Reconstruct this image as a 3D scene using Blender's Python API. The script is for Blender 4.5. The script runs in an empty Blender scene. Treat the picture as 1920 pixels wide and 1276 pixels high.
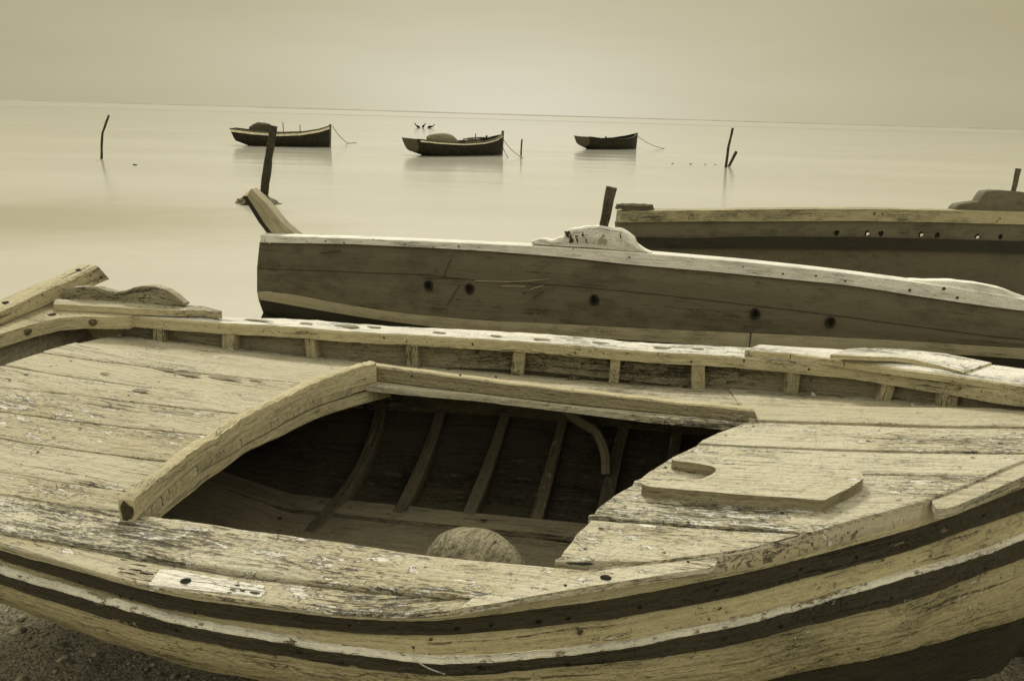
import bpy, bmesh, math, random, os
import numpy as np
from mathutils import Vector

random.seed(7)
rng = np.random.default_rng(11)
SC = bpy.context.scene
COL = SC.collection
R = math.radians

# ------------------------------------------------------------------ camera
IW, IH, FOC, CAM_H = 1920.0, 1276.0, 1493.0, 2.05
PITCH = math.atan((638 - 215) / FOC)
ROLL = math.atan(56 / 1920)
cam_d = bpy.data.cameras.new('camera')
cam = bpy.data.objects.new('camera', cam_d)
COL.objects.link(cam)
SC.camera = cam
cam_d.sensor_width = 36.0
cam_d.lens = 36.0 * FOC / IW
cam_d.clip_start = 0.05
cam_d.clip_end = 20000.0
cam.location = (0, 0, CAM_H)
cam.rotation_mode = 'QUATERNION'
from mathutils import Matrix
_cr, _sr, _cp, _sp = math.cos(ROLL), math.sin(ROLL), math.cos(PITCH), math.sin(PITCH)
_right = Vector((_cr, _sr * _sp, _sr * _cp))
_up = Vector((-_sr, _cr * _sp, _cr * _cp))
_back = _right.cross(_up)
cam.rotation_quaternion = Matrix((_right, _up, _back)).transposed().to_quaternion()
cam_d.dof.use_dof = False

# ------------------------------------------------------------------ sky, sun, exposure
SC.view_settings.view_transform = 'Standard'
SC.view_settings.look = 'None'
SC.view_settings.exposure = 0.0
SC.view_settings.gamma = 1.0
SUN_EL, SUN_AZ = 40.0, -14.0          # veiled sun high over the water, a little left of straight ahead
TINT = (1.0, 0.925, 0.70)
wd = bpy.data.worlds.new('World')
SC.world = wd
wd.use_nodes = True
wn = wd.node_tree
wn.nodes.clear()


def wnode(t, **kw):
    n = wn.nodes.new(t)
    for k, v in kw.items():
        setattr(n, k, v)
    return n


def wmath(op, a, b=None, c=None):
    n = wnode('ShaderNodeMath', operation=op)
    for i, v in enumerate((a, b, c)):
        if v is None:
            continue
        if isinstance(v, (int, float)):
            n.inputs[i].default_value = v
        else:
            wn.links.new(v, n.inputs[i])
    return n.outputs[0]


sky = wnode('ShaderNodeTexSky', sky_type='NISHITA')
sky.sun_disc = False
sky.sun_elevation = R(SUN_EL)
sky.sun_rotation = R(SUN_AZ)
sky.air_density = 1.2
sky.dust_density = 6.0
sky.ozone_density = 1.0
bw = wnode('ShaderNodeRGBToBW')
wn.links.new(sky.outputs[0], bw.inputs[0])
tc = wnode('ShaderNodeTexCoord')
sep = wnode('ShaderNodeSeparateXYZ')
wn.links.new(tc.outputs['Generated'], sep.inputs[0])
gdir = Vector((math.sin(R(-0.5)), math.cos(R(-0.5)), 0.0)).normalized()
dotn = wnode('ShaderNodeVectorMath', operation='DOT_PRODUCT')
wn.links.new(tc.outputs['Generated'], dotn.inputs[0])
dotn.inputs[1].default_value = gdir
gl = wmath('MAXIMUM', dotn.outputs['Value'], 0.0)
g1 = wmath('POWER', gl, 30.0)
gz = wnode('ShaderNodeMapRange')
gz.interpolation_type = 'SMOOTHSTEP'
wn.links.new(sep.outputs['Z'], gz.inputs['Value'])
gz.inputs['From Min'].default_value = 0.005
gz.inputs['From Max'].default_value = 0.13
gz.inputs['To Min'].default_value = 1.0
gz.inputs['To Max'].default_value = 0.12
g1 = wmath('MULTIPLY', g1, gz.outputs[0])
g2 = wmath('POWER', gl, 8.0)
nz = wnode('ShaderNodeTexNoise')
nz.inputs['Scale'].default_value = 2.2
nz.inputs['Detail'].default_value = 3.0
mp = wnode('ShaderNodeMapping')
mp.inputs['Scale'].default_value = (1.0, 1.0, 7.0)
wn.links.new(tc.outputs['Generated'], mp.inputs[0])
wn.links.new(mp.outputs[0], nz.inputs['Vector'])
elev = wnode('ShaderNodeMapRange')
elev.interpolation_type = 'SMOOTHSTEP'
wn.links.new(sep.outputs['Z'], elev.inputs['Value'])
elev.inputs['From Min'].default_value = 0.11
elev.inputs['From Max'].default_value = 0.42
elev.inputs['To Min'].default_value = 0.0
elev.inputs['To Max'].default_value = 1.0
lowdark = wnode('ShaderNodeMapRange')
lowdark.interpolation_type = 'SMOOTHSTEP'
wn.links.new(sep.outputs['Z'], lowdark.inputs['Value'])
lowdark.inputs['From Min'].default_value = 0.0
lowdark.inputs['From Max'].default_value = 0.22
lowdark.inputs['To Min'].default_value = 0.0
lowdark.inputs['To Max'].default_value = 0.55
VEIL, GL1, GL2, TOP, NIS = 3.5, 1.45, 1.0, 3.1, 0.03
v = wmath('ADD', VEIL, wmath('MULTIPLY', g1, GL1))
v = wmath('ADD', v, wmath('MULTIPLY', g2, GL2))
v = wmath('SUBTRACT', v, lowdark.outputs[0])
v = wmath('ADD', v, wmath('MULTIPLY', elev.outputs[0], TOP))
v = wmath('ADD', v, wmath('MULTIPLY', bw.outputs[0], NIS))
back = wnode('ShaderNodeMapRange')
back.interpolation_type = 'SMOOTHSTEP'
wn.links.new(sep.outputs['Y'], back.inputs['Value'])
back.inputs['From Min'].default_value = -0.5
back.inputs['From Max'].default_value = 0.45
back.inputs['To Min'].default_value = 1.4
back.inputs['To Max'].default_value = 1.0
v = wmath('MULTIPLY', v, back.outputs[0])
v = wmath('MULTIPLY', v, wmath('ADD', 0.89, wmath('MULTIPLY', nz.outputs['Fac'], 0.22)))
tint = wnode('ShaderNodeMix', data_type='RGBA')
tint.inputs[6].default_value = (1.0, 0.90, 0.55, 1)
tint.inputs[7].default_value = (1.0, 0.958, 0.80, 1)
wn.links.new(wmath('MINIMUM', wmath('MAXIMUM', wmath('DIVIDE', wmath('SUBTRACT', v, 3.4), 3.2), 0.0), 1.0), tint.inputs[0])
comb = wnode('ShaderNodeVectorMath', operation='SCALE')
wn.links.new(tint.outputs[2], comb.inputs[0])
wn.links.new(v, comb.inputs['Scale'])
bg = wnode('ShaderNodeBackground')
bg.inputs['Strength'].default_value = 0.12
wn.links.new(comb.outputs[0], bg.inputs['Color'])
wo = wnode('ShaderNodeOutputWorld')
wn.links.new(bg.outputs[0], wo.inputs['Surface'])

sun_d = bpy.data.lights.new('sun', 'SUN')
sun_d.energy = 2.7
sun_d.angle = R(13)
sun_d.color = (1.0, 0.965, 0.86)
sun = bpy.data.objects.new('sun', sun_d)
COL.objects.link(sun)
_sd = Vector((math.sin(R(SUN_AZ)) * math.cos(R(SUN_EL)), math.cos(R(SUN_AZ)) * math.cos(R(SUN_EL)), math.sin(R(SUN_EL))))
sun.rotation_mode = 'QUATERNION'
sun.rotation_quaternion = _sd.to_track_quat('Z', 'Y')


# ------------------------------------------------------------------ sight lines: where a spot of the photograph lies in the place
def sight(px, py):
    x, y = (px - IW / 2) / FOC, -(py - IH / 2) / FOC
    d = _right * x + _up * y - _back
    return np.array([d.x, d.y, d.z])


def on_z(px, py, z):
    d = sight(px, py)
    return d * ((z - CAM_H) / d[2]) + np.array([0, 0, CAM_H])


class Frame:
    """A boat's own axes: x along its planks, y across, z up (heights are counted from the water)."""
    def __init__(self, ox, oy, deg, base=0.0):
        self.o = np.array([ox, oy]); self.c, self.s = math.cos(R(deg)), math.sin(R(deg))
        self.deg = deg; self.base = base
        self.eye = self.loc(np.array([0, 0, CAM_H]))

    def loc(self, p):
        dx, dy = p[0] - self.o[0], p[1] - self.o[1]
        return np.array([self.c * dx + self.s * dy, -self.s * dx + self.c * dy, p[2]])

    def dirl(self, d):
        return np.array([self.c * d[0] + self.s * d[1], -self.s * d[0] + self.c * d[1], d[2]])

    def at(self, px, py, zf):
        """the point of the surface z = zf(x, y)"""
        d = self.dirl(sight(px, py)); z = 1.2
        for _ in range(80):
            p = self.eye + d * ((z - CAM_H) / d[2])
            z = 0.5 * z + 0.5 * zf(p[0], p[1])
        return self.eye + d * ((z - CAM_H) / d[2])

    def many(self, pts, zf):
        return np.array([self.at(px, py, zf) for px, py in pts])

    def wall(self, px, py, poly):
        """the point of the upright wall that stands on the plan line poly: (arc length, point)"""
        d = self.dirl(sight(px, py)); o = self.eye
        best = None; s0 = 0.0
        for i in range(len(poly) - 1):
            a, b = poly[i], poly[i + 1]
            e = b - a; L = math.hypot(*e)
            den = d[0] * e[1] - d[1] * e[0]
            if abs(den) > 1e-9:
                w = a - o[:2]
                t = (w[0] * e[1] - w[1] * e[0]) / den
                u = (w[0] * d[1] - w[1] * d[0]) / den
                if t > 0 and -1e-6 <= u <= 1 + 1e-6 and (best is None or t < best[0]):
                    best = (t, s0 + u * L)
            s0 += L
        if best is None:
            return None
        return best[1], o + d * best[0]


def smooth(pts, n):
    """a Catmull-Rom line through pts, n points evenly spaced"""
    P = np.asarray(pts, float)
    Q = np.vstack([2 * P[0] - P[1], P, 2 * P[-1] - P[-2]])
    out = []
    for i in range(1, len(Q) - 2):
        p0, p1, p2, p3 = Q[i - 1], Q[i], Q[i + 1], Q[i + 2]
        for t in np.linspace(0, 1, 12, endpoint=False):
            out.append(0.5 * (2 * p1 + (p2 - p0) * t + (2 * p0 - 5 * p1 + 4 * p2 - p3) * t * t + (3 * p1 - p0 - 3 * p2 + p3) * t ** 3))
    out.append(P[-1])
    return resample(np.array(out), n)


def arclen(P):
    return np.concatenate([[0], np.cumsum(np.linalg.norm(np.diff(P, axis=0), axis=1))])


def resample(P, n):
    s = arclen(P); t = np.linspace(0, s[-1], n)
    return np.stack([np.interp(t, s, P[:, k]) for k in range(P.shape[1])], 1)


_ph = rng.uniform(0, 6.28, (40, 3)); _fr = rng.normal(0, 1, (40, 3))


def wob(P, scale, k=14):
    """smooth pseudo noise in -1..1 for an array of points"""
    P = np.asarray(P, float); r = np.zeros(P.shape[:-1])
    for i in range(k):
        r = r + np.sin(P @ (_fr[i] * scale) + _ph[i, 0])
    return r / math.sqrt(k) / 1.4


# ------------------------------------------------------------------ mesh building
class MB:
    def __init__(self):
        self.v, self.uv, self.f, self.m = [], [], [], []
        self.n = 0

    def add(self, V, UV, F, mat=0):
        V = np.asarray(V, float).reshape(-1, 3); UV = np.asarray(UV, float).reshape(-1, 2)
        self.v.append(V); self.uv.append(UV)
        for f in F:
            self.f.append([i + self.n for i in f]); self.m.append(mat)
        self.n += len(V)

    def grid(self, P, UV=None, mat=0, flip=False, skip=None):
        P = np.asarray(P, float); a, b = P.shape[:2]
        if UV is None:
            u = np.concatenate([[0], np.cumsum(np.linalg.norm(np.diff(P[:, b // 2], axis=0), axis=1))])
            w = np.concatenate([[0], np.cumsum(np.linalg.norm(np.diff(P[a // 2], axis=0), axis=1))])
            UV = np.stack(np.meshgrid(u, w, indexing='ij'), -1)
        F = []
        for i in range(a - 1):
            for j in range(b - 1):
                if skip and skip(i, j):
                    continue
                q = [i * b + j, (i + 1) * b + j, (i + 1) * b + j + 1, i * b + j + 1]
                F.append(q[::-1] if flip else q)
        self.add(P, UV, F, mat)

    def sweep(self, path, sec, side=None, up=(0, 0, 1), caps=True, mat=0, taper=None, twist=None):
        """sec: closed outline of (across, up) metres carried along path"""
        P = np.asarray(path, float); n = len(P)
        T = np.gradient(P, axis=0); T /= np.linalg.norm(T, axis=1)[:, None]
        U = np.tile(np.asarray(up, float), (n, 1)) if np.ndim(up) == 1 else np.asarray(up, float)
        S = np.cross(T, U); S /= np.linalg.norm(S, axis=1)[:, None]
        U = np.cross(S, T)
        sec = np.asarray(sec, float); m = len(sec)
        cl = np.vstack([sec, sec[:1]])
        per = arclen(cl)
        tp = np.ones(n) if taper is None else np.asarray(taper, float)
        G = P[:, None, :] + tp[:, None, None] * (cl[None, :, 0, None] * S[:, None, :] + cl[None, :, 1, None] * U[:, None, :])
        s = arclen(P)
        UV = np.stack(np.meshgrid(s, per, indexing='ij'), -1)
        self.grid(G, UV, mat)
        if caps:
            for k, rev in ((0, False), (n - 1, True)):
                ring = G[k, :-1]
                f = list(range(m))
                self.add(ring, sec + 3.3, [f[::-1] if rev else f], mat)
        return G

    def prism(self, top, depth, mat=0, down=(0, 0, -1), smat=None):
        T = np.asarray(top, float); n = len(T); B = T + np.asarray(down, float) * depth
        self.add(T, T[:, :2], [list(range(n))], mat)
        self.add(B, B[:, :2], [list(range(n))[::-1]], mat)
        c = np.vstack([T, T[:1]]); s = arclen(c)
        G = np.stack([c, np.vstack([B, B[:1]])], 1)
        self.grid(G, np.stack([np.stack([s, s * 0], 1), np.stack([s, s * 0 + depth], 1)], 1), mat if smat is None else smat)

    def disc(self, c, nrm, r, mat=0, seg=14, ry=None, axis=None, j=1.0):
        c = np.asarray(c, float); nrm = np.asarray(nrm, float) / np.linalg.norm(nrm)
        a = np.array([1.0, 0, 0]) if axis is None else np.asarray(axis, float)
        a = a - nrm * (a @ nrm); a /= np.linalg.norm(a); b = np.cross(nrm, a)
        ry = r if ry is None else ry
        t = np.linspace(0, 2 * math.pi, seg, endpoint=False)
        jit = 1 + j * (0.12 * np.sin(3 * t + c[0] * 90) + 0.08 * np.sin(5 * t + c[1] * 70))
        V = c + (np.cos(t) * r * jit)[:, None] * a + (np.sin(t) * ry * jit)[:, None] * b
        self.add(V, V[:, :2], [list(range(seg))], mat)

    def box(self, c, dx, dy, dz, ax=(1, 0, 0), mat=0, zup=(0, 0, 1)):
        """a bar from c-ax*dx/2 to c+ax*dx/2, chamfered"""
        ax = np.asarray(ax, float); ax = ax / np.linalg.norm(ax)
        self.sweep([np.asarray(c) - ax * dx / 2, np.asarray(c), np.asarray(c) + ax * dx / 2], rrect(dy, dz, min(dy, dz) * 0.12), up=zup, mat=mat)

    def build(self, name, mats, parent=None, base=0.0, sharp=38, bevel=None, solid=None, weld=None):
        me = bpy.data.meshes.new(name)
        V = np.vstack(self.v); V = V - np.array([0, 0, base]); UV = np.vstack(self.uv)
        me.from_pydata(V.tolist(), [], self.f)
        mats = mats if isinstance(mats, (list, tuple)) else [mats]
        for m in mats:
            me.materials.append(m)
        me.polygons.foreach_set('material_index', self.m)
        ul = me.uv_layers.new(name='UVMap')
        li = np.empty(len(me.loops), dtype=np.int32); me.loops.foreach_get('vertex_index', li)
        ul.data.foreach_set('uv', UV[li].ravel())
        me.polygons.foreach_set('use_smooth', [True] * len(me.polygons))
        me.update()
        if weld:
            bm = bmesh.new(); bm.from_mesh(me); bmesh.ops.remove_doubles(bm, verts=bm.verts, dist=weld)
            bmesh.ops.recalc_face_normals(bm, faces=bm.faces); bm.to_mesh(me); bm.free()
        me.set_sharp_from_angle(angle=R(sharp))
        o = bpy.data.objects.new(name, me)
        COL.objects.link(o)
        if parent is not None:
            o.parent = parent
        if solid:
            md = o.modifiers.new('thickness', 'SOLIDIFY'); md.thickness = solid; md.offset = -1
        if bevel:
            md = o.modifiers.new('bevel', 'BEVEL'); md.width = bevel; md.segments = 2; md.limit_method = 'ANGLE'; md.angle_limit = R(40)
        return o


def rrect(w, h, r, cx=0.0, cy=0.0, n=2):
    out = []
    for qx, qy, a0 in ((1, 1, 0), (-1, 1, 90), (-1, -1, 180), (1, -1, 270)):
        for k in range(n + 1):
            a = R(a0 + 90 * k / n)
            out.append((cx + qx * (w / 2 - r) + r * math.cos(a), cy + qy * (h / 2 - r) + r * math.sin(a)))
    return out


def circ(r, n=10, jit=0.0):
    return [(r * math.cos(t) * (1 + jit * math.sin(3 * t)), r * math.sin(t) * (1 + jit * math.cos(2 * t))) for t in np.linspace(0, 2 * math.pi, n, endpoint=False)]


def tag(o, label=None, cat=None, group=None, kind=None):
    if label: o['label'] = label
    if cat: o['category'] = cat
    if group: o['group'] = group
    if kind: o['kind'] = kind
    return o


def empty(name, loc, deg=0.0):
    o = bpy.data.objects.new(name, None)
    o.empty_display_size = 0.2
    COL.objects.link(o)
    o.location = loc; o.rotation_euler = (0, 0, R(deg))
    return o


# ------------------------------------------------------------------ materials
class NT:
    def __init__(self, name):
        self.mat = bpy.data.materials.new(name); self.mat.use_nodes = True
        self.t = self.mat.node_tree; self.t.nodes.clear()
        self.out = self.t.nodes.new('ShaderNodeOutputMaterial')
        self.b = self.t.nodes.new('ShaderNodeBsdfPrincipled')
        self.t.links.new(self.b.outputs[0], self.out.inputs[0])

    def put(self, sock, v):
        if v is None: return
        if isinstance(v, bpy.types.NodeSocket): self.t.links.new(v, sock)
        elif isinstance(v, (tuple, list)) and len(v) == 3 and sock.type == 'RGBA': sock.default_value = (*v, 1)
        else: sock.default_value = v

    def math(self, op, a, b=None, c=None, clamp=False):
        n = self.t.nodes.new('ShaderNodeMath'); n.operation = op; n.use_clamp = clamp
        for i, v in enumerate((a, b, c)): self.put(n.inputs[i], v)
        return n.outputs[0]

    def coord(self, which='UV'):
        return self.t.nodes.new('ShaderNodeTexCoord').outputs[which]

    def scale(self, vec, s):
        n = self.t.nodes.new('ShaderNodeMapping'); self.put(n.inputs['Vector'], vec); n.inputs['Scale'].default_value = s
        return n.outputs[0]

    def vadd(self, a, b):
        n = self.t.nodes.new('ShaderNodeVectorMath'); n.operation = 'ADD'; self.put(n.inputs[0], a); self.put(n.inputs[1], b)
        return n.outputs[0]

    def noise(self, vec, s, detail=3.0, rough=0.55, out='Fac', dist=0.0):
        n = self.t.nodes.new('ShaderNodeTexNoise'); self.put(n.inputs['Vector'], self.scale(vec, s) if isinstance(s, tuple) else vec)
        n.inputs['Scale'].default_value = 1.0 if isinstance(s, tuple) else s
        n.inputs['Detail'].default_value = detail; n.inputs['Roughness'].default_value = rough; n.inputs['Distortion'].default_value = dist
        return n.outputs[out]

    def voro(self, vec, s, feature='F1', out='Distance'):
        n = self.t.nodes.new('ShaderNodeTexVoronoi'); n.feature = feature
        self.put(n.inputs['Vector'], self.scale(vec, s) if isinstance(s, tuple) else vec)
        n.inputs['Scale'].default_value = 1.0 if isinstance(s, tuple) else s
        return n.outputs[out]

    def step(self, v, a, b, lo=0.0, hi=1.0):
        n = self.t.nodes.new('ShaderNodeMapRange'); n.interpolation_type = 'SMOOTHSTEP'
        self.put(n.inputs['Value'], v); n.inputs['From Min'].default_value = a; n.inputs['From Max'].default_value = b
        n.inputs['To Min'].default_value = lo; n.inputs['To Max'].default_value = hi
        return n.outputs[0]

    def mix(self, f, a, b, blend='MIX'):
        n = self.t.nodes.new('ShaderNodeMix'); n.data_type = 'RGBA'; n.blend_type = blend
        self.put(n.inputs[0], f); self.put(n.inputs[6], a); self.put(n.inputs[7], b)
        return n.outputs[2]

    def bump(self, h, strength, dist):
        n = self.t.nodes.new('ShaderNodeBump'); n.inputs['Strength'].default_value = strength; n.inputs['Distance'].default_value = dist
        self.put(n.inputs['Height'], h); self.t.links.new(n.outputs[0], self.b.inputs['Normal'])


def wood(name, paint, bare, dark, peel=0.57, crack=0.66, grain=0.16, stain=0.35, speck=0.70, rough=0.8, bump=0.7, stain_col=None, lump=1.0, craze=0.54, planks=None):
    """old painted planking: u runs along the grain, metres"""
    m = NT(name)
    uv = m.coord('UV')
    oi = m.t.nodes.new('ShaderNodeObjectInfo')
    cx = m.t.nodes.new('ShaderNodeCombineXYZ'); m.put(cx.inputs[2], m.math('MULTIPLY', oi.outputs['Random'], 37.0))
    vec = m.vadd(uv, cx.outputs[0])
    wv = m.t.nodes.new('ShaderNodeVectorMath'); wv.operation = 'SCALE'
    m.put(wv.inputs[0], m.noise(vec, 7.0, 2, out='Color')); wv.inputs['Scale'].default_value = 0.018
    vec = m.vadd(vec, wv.outputs[0])
    big = m.noise(vec, (1.6, 3.0, 1), 4, 0.6)
    mid = m.noise(vec, (6, 14, 1), 4, 0.6)
    G = m.noise(vec, (5, 110, 1), 4, 0.6)
    gate = m.math('MULTIPLY', m.math('SUBTRACT', m.noise(vec, (0.8, 3.1, 13.0), 3, 0.55), 0.5), 0.62)
    K = m.math('ADD', m.noise(vec, (30, 210, 1), 2.5, 0.5), gate)
    K2 = m.math('ADD', m.noise(vec, (75, 380, 1.7), 2, 0.5), gate)
    K3 = m.math('ADD', m.noise(vec, (2.6, 150, 5.0), 3, 0.5), m.math('MULTIPLY', gate, 0.6))
    Pn = m.noise(vec, (17, 46, 1), 7, 0.68)
    L = m.noise(vec, 55.0, 4, 0.6)
    S = m.noise(vec, 130.0, 2, 0.5)
    crk = m.step(m.math('ADD', K, m.math('ADD', m.math('MULTIPLY', m.math('SUBTRACT', mid, 0.5), 0.5), m.math('MULTIPLY', m.math('SUBTRACT', big, 0.5), 0.6))), crack + 0.04, crack + 0.08)
    crk2 = m.step(m.math('ADD', K2, m.math('MULTIPLY', m.math('SUBTRACT', big, 0.5), 0.55)), crack + 0.04, crack + 0.075)
    chk = m.math('MULTIPLY', m.step(m.math('ADD', K3, m.math('MULTIPLY', m.math('SUBTRACT', mid, 0.5), 0.5)), 0.665, 0.70), m.step(L, 0.40, 0.52, 0.2, 1.0))
    pn2 = m.math('ADD', m.math('ADD', Pn, m.math('MULTIPLY', gate, 0.4)), m.math('MULTIPLY', m.math('SUBTRACT', big, 0.5), 0.35))
    peelm = m.step(pn2, peel, peel + 0.010)
    edge = m.math('MULTIPLY', m.step(pn2, peel - 0.016, peel - 0.004), m.math('SUBTRACT', 1.0, m.step(pn2, peel - 0.002, peel + 0.008)))
    edge = m.math('MULTIPLY', edge, m.step(L, 0.47, 0.56))
    spk = m.step(m.math('ADD', S, m.math('MULTIPLY', m.math('SUBTRACT', mid, 0.5), 0.25)), speck, speck + 0.04)
    vw = m.t.nodes.new('ShaderNodeVectorMath'); vw.operation = 'SCALE'
    m.put(vw.inputs[0], m.noise(vec, 26.0, 3, out='Color')); vw.inputs['Scale'].default_value = 0.035
    vcr = m.voro(m.vadd(vec, vw.outputs[0]), (20, 62, 1), 'DISTANCE_TO_EDGE', 'Distance')
    crz = m.math('MULTIPLY', m.step(vcr, 0.012, 0.035, 1.0, 0.0), m.step(m.math('ADD', m.noise(vec, (7, 16, 3.3), 4, 0.6), m.math('MULTIPLY', gate, 0.7)), craze + 0.02, craze + 0.14))
    sc = stain_col or tuple(c * 0.52 for c in paint)
    col = m.mix(m.step(m.math('ADD', big, m.math('MULTIPLY', m.math('SUBTRACT', mid, 0.5), 0.7)), 0.44, 0.70, 0, stain * 1.5), paint, sc)
    tone = m.noise(vec, (0.35, 2.1, 9.0), 2, 0.5)
    col = m.mix(m.step(tone, 0.42, 0.66, 0.0, 0.55 * stain), col, sc)
    col = m.mix(m.step(L, 0.52, 0.72, 0, 0.30), col, sc)
    col = m.mix(m.step(G, 0.45, 0.75, 0, grain * 2), col, dark)
    bc = m.mix(m.step(G, 0.42, 0.66, 0, 0.55), bare, tuple(c * 0.45 for c in bare))
    col = m.mix(peelm, col, bc)
    col = m.mix(m.math('MULTIPLY', edge, 0.85), col, dark)
    col = m.mix(m.math('MULTIPLY', crk, 0.62), col, dark)
    col = m.mix(m.math('MULTIPLY', crk2, 0.45), col, dark)
    col = m.mix(m.math('MULTIPLY', crz, 0.5), col, dark)
    col = m.mix(m.math('MULTIPLY', chk, 0.7), col, dark)
    col = m.mix(m.math('MULTIPLY', spk, 0.6), col, dark)
    if planks:
        sv = m.t.nodes.new('ShaderNodeSeparateXYZ'); m.put(sv.inputs[0], vec)
        fr_ = m.math('FRACT', m.math('MULTIPLY', sv.outputs[1], 1.0 / planks))
        col = m.mix(m.step(fr_, 0.0, 0.05, 0.9, 0.0), col, dark)
    m.put(m.b.inputs['Base Color'], col)
    m.b.inputs['Roughness'].default_value = rough
    m.b.inputs['Specular IOR Level'].default_value = 0.25
    h = m.math('MULTIPLY', G, 0.55)
    h = m.math('ADD', h, m.math('MULTIPLY', L, 0.9 * lump))
    h = m.math('ADD', h, m.math('MULTIPLY', mid, 1.6 * lump))
    h = m.math('SUBTRACT', h, m.math('MULTIPLY', peelm, 0.35))
    h = m.math('ADD', h, m.math('MULTIPLY', edge, 0.25))
    h = m.math('SUBTRACT', h, m.math('MULTIPLY', crk, 0.9))
    h = m.math('SUBTRACT', h, m.math('MULTIPLY', crk2, 0.5))
    h = m.math('SUBTRACT', h, m.math('MULTIPLY', crz, 0.5))
    h = m.math('SUBTRACT', h, m.math('MULTIPLY', chk, 0.7))
    m.bump(h, min(1.0, bump * 1.2), 0.012)
    return m.mat


CREAM = (0.60, 0.535, 0.345)
M = {}
DK = (0.030, 0.026, 0.012)
M['deck'] = wood('deck paint', (0.475, 0.432, 0.298), (0.70, 0.66, 0.54), DK, peel=0.615, crack=0.665, bump=0.8, stain_col=(0.36, 0.30, 0.165))
M['deck_worn'] = wood('worn deck paint', (0.535, 0.492, 0.352), (0.74, 0.70, 0.58), DK, peel=0.60, crack=0.635, bump=1.0, stain_col=(0.38, 0.32, 0.18))
M['rail'] = wood('rail paint', (0.49, 0.43, 0.255), (0.62, 0.57, 0.42), DK, peel=0.66, crack=0.70, bump=0.7, grain=0.1, speck=0.69)
M['worn'] = wood('bleached wood', (0.78, 0.74, 0.62), (0.55, 0.49, 0.33), DK, peel=0.63, crack=0.655, bump=0.8, stain=0.5)
M['wale'] = wood('dark wale paint', (0.060, 0.052, 0.029), (0.26, 0.22, 0.13), (0.012, 0.010, 0.005), peel=0.66, crack=0.70, bump=0.8, speck=0.66)
M['strake'] = wood('strake paint', (0.50, 0.435, 0.242), (0.55, 0.50, 0.35), DK, peel=0.65, crack=0.71, bump=0.75, grain=0.12, speck=0.67, stain=0.55, craze=0.56)
M['ledge'] = wood('chipped highlight ledge paint', (0.80, 0.75, 0.58), (0.30, 0.25, 0.14), DK, peel=0.60, crack=0.70, bump=0.8)  # highlight along the ledge is put into this pale colour; the chips are wear
M['bottom'] = wood('bottom paint', (0.040, 0.034, 0.017), (0.085, 0.072, 0.038), (0.008, 0.007, 0.003), peel=0.68, crack=0.70, bump=0.5)
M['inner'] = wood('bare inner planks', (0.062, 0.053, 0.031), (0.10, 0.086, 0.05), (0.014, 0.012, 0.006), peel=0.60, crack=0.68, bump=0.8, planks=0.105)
M['floor'] = wood('floor boards', (0.225, 0.195, 0.118), (0.17, 0.147, 0.09), (0.020, 0.017, 0.008), peel=0.64, crack=0.665, bump=0.7)
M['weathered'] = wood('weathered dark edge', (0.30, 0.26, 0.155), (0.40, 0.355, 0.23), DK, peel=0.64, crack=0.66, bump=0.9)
M['post_paint'] = wood('post paint', (0.40, 0.35, 0.205), (0.48, 0.43, 0.28), DK, peel=0.66, crack=0.66, bump=0.9)
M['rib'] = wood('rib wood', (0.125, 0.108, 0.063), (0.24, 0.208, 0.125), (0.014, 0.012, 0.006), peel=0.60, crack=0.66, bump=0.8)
M['bulwark'] = wood('bulwark paint', (0.34, 0.30, 0.19), (0.44, 0.39, 0.25), DK, peel=0.68, crack=0.69, bump=1.0, lump=1.4)
M['hull_grey'] = wood('grey hull paint', (0.145, 0.127, 0.078), (0.235, 0.205, 0.118), (0.022, 0.019, 0.009), peel=0.70, crack=0.77, bump=0.3, grain=0.12, stain=0.42, speck=0.71, lump=0.6, craze=0.60)
M['hull_dark'] = wood('dark hull paint', (0.115, 0.100, 0.060), (0.19, 0.165, 0.095), (0.018, 0.015, 0.007), peel=0.71, crack=0.77, bump=0.3, grain=0.12, stain=0.3, speck=0.73, lump=0.6, craze=0.62)
M['hull_black'] = wood('black hull paint', (0.030, 0.026, 0.014), (0.11, 0.095, 0.052), (0.008, 0.007, 0.003), peel=0.71, crack=0.72, bump=0.3, lump=0.6, craze=0.62)
M['stripe'] = wood('stripe paint', (0.40, 0.355, 0.225), (0.20, 0.17, 0.09), DK, peel=0.72, crack=0.72, bump=0.25, lump=0.6, craze=0.62)
M['white'] = wood('whitewashed wood', (0.86, 0.825, 0.70), (0.45, 0.39, 0.25), DK, peel=0.68, crack=0.76, bump=0.5, craze=0.60)
M['post'] = wood('grey driftwood', (0.125, 0.108, 0.062), (0.19, 0.165, 0.10), (0.015, 0.013, 0.006), peel=0.62, crack=0.64, bump=0.9)
M['oak'] = wood('ochre cap wood', (0.42, 0.37, 0.215), (0.44, 0.39, 0.24), DK, peel=0.66, crack=0.70, bump=0.35, lump=0.6)
M['stain'] = wood('stained deck', (0.30, 0.265, 0.165), (0.5, 0.46, 0.34), DK, peel=0.66, crack=0.68, bump=0.7)


def plain(name, col, rough=0.85, nscale=60.0, var=0.3, bump=0.4, dist=0.004):
    m = NT(name); c = m.coord('Object')
    n = m.noise(c, nscale, 4, 0.6)
    m.put(m.b.inputs['Base Color'], m.mix(m.step(n, 0.35, 0.7), tuple(x * (1 - var) for x in col), tuple(min(1, x * (1 + var)) for x in col)))
    m.b.inputs['Roughness'].default_value = rough
    m.b.inputs['Specular IOR Level'].default_value = 0.2
    m.bump(n, bump, dist)
    return m.mat


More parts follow.
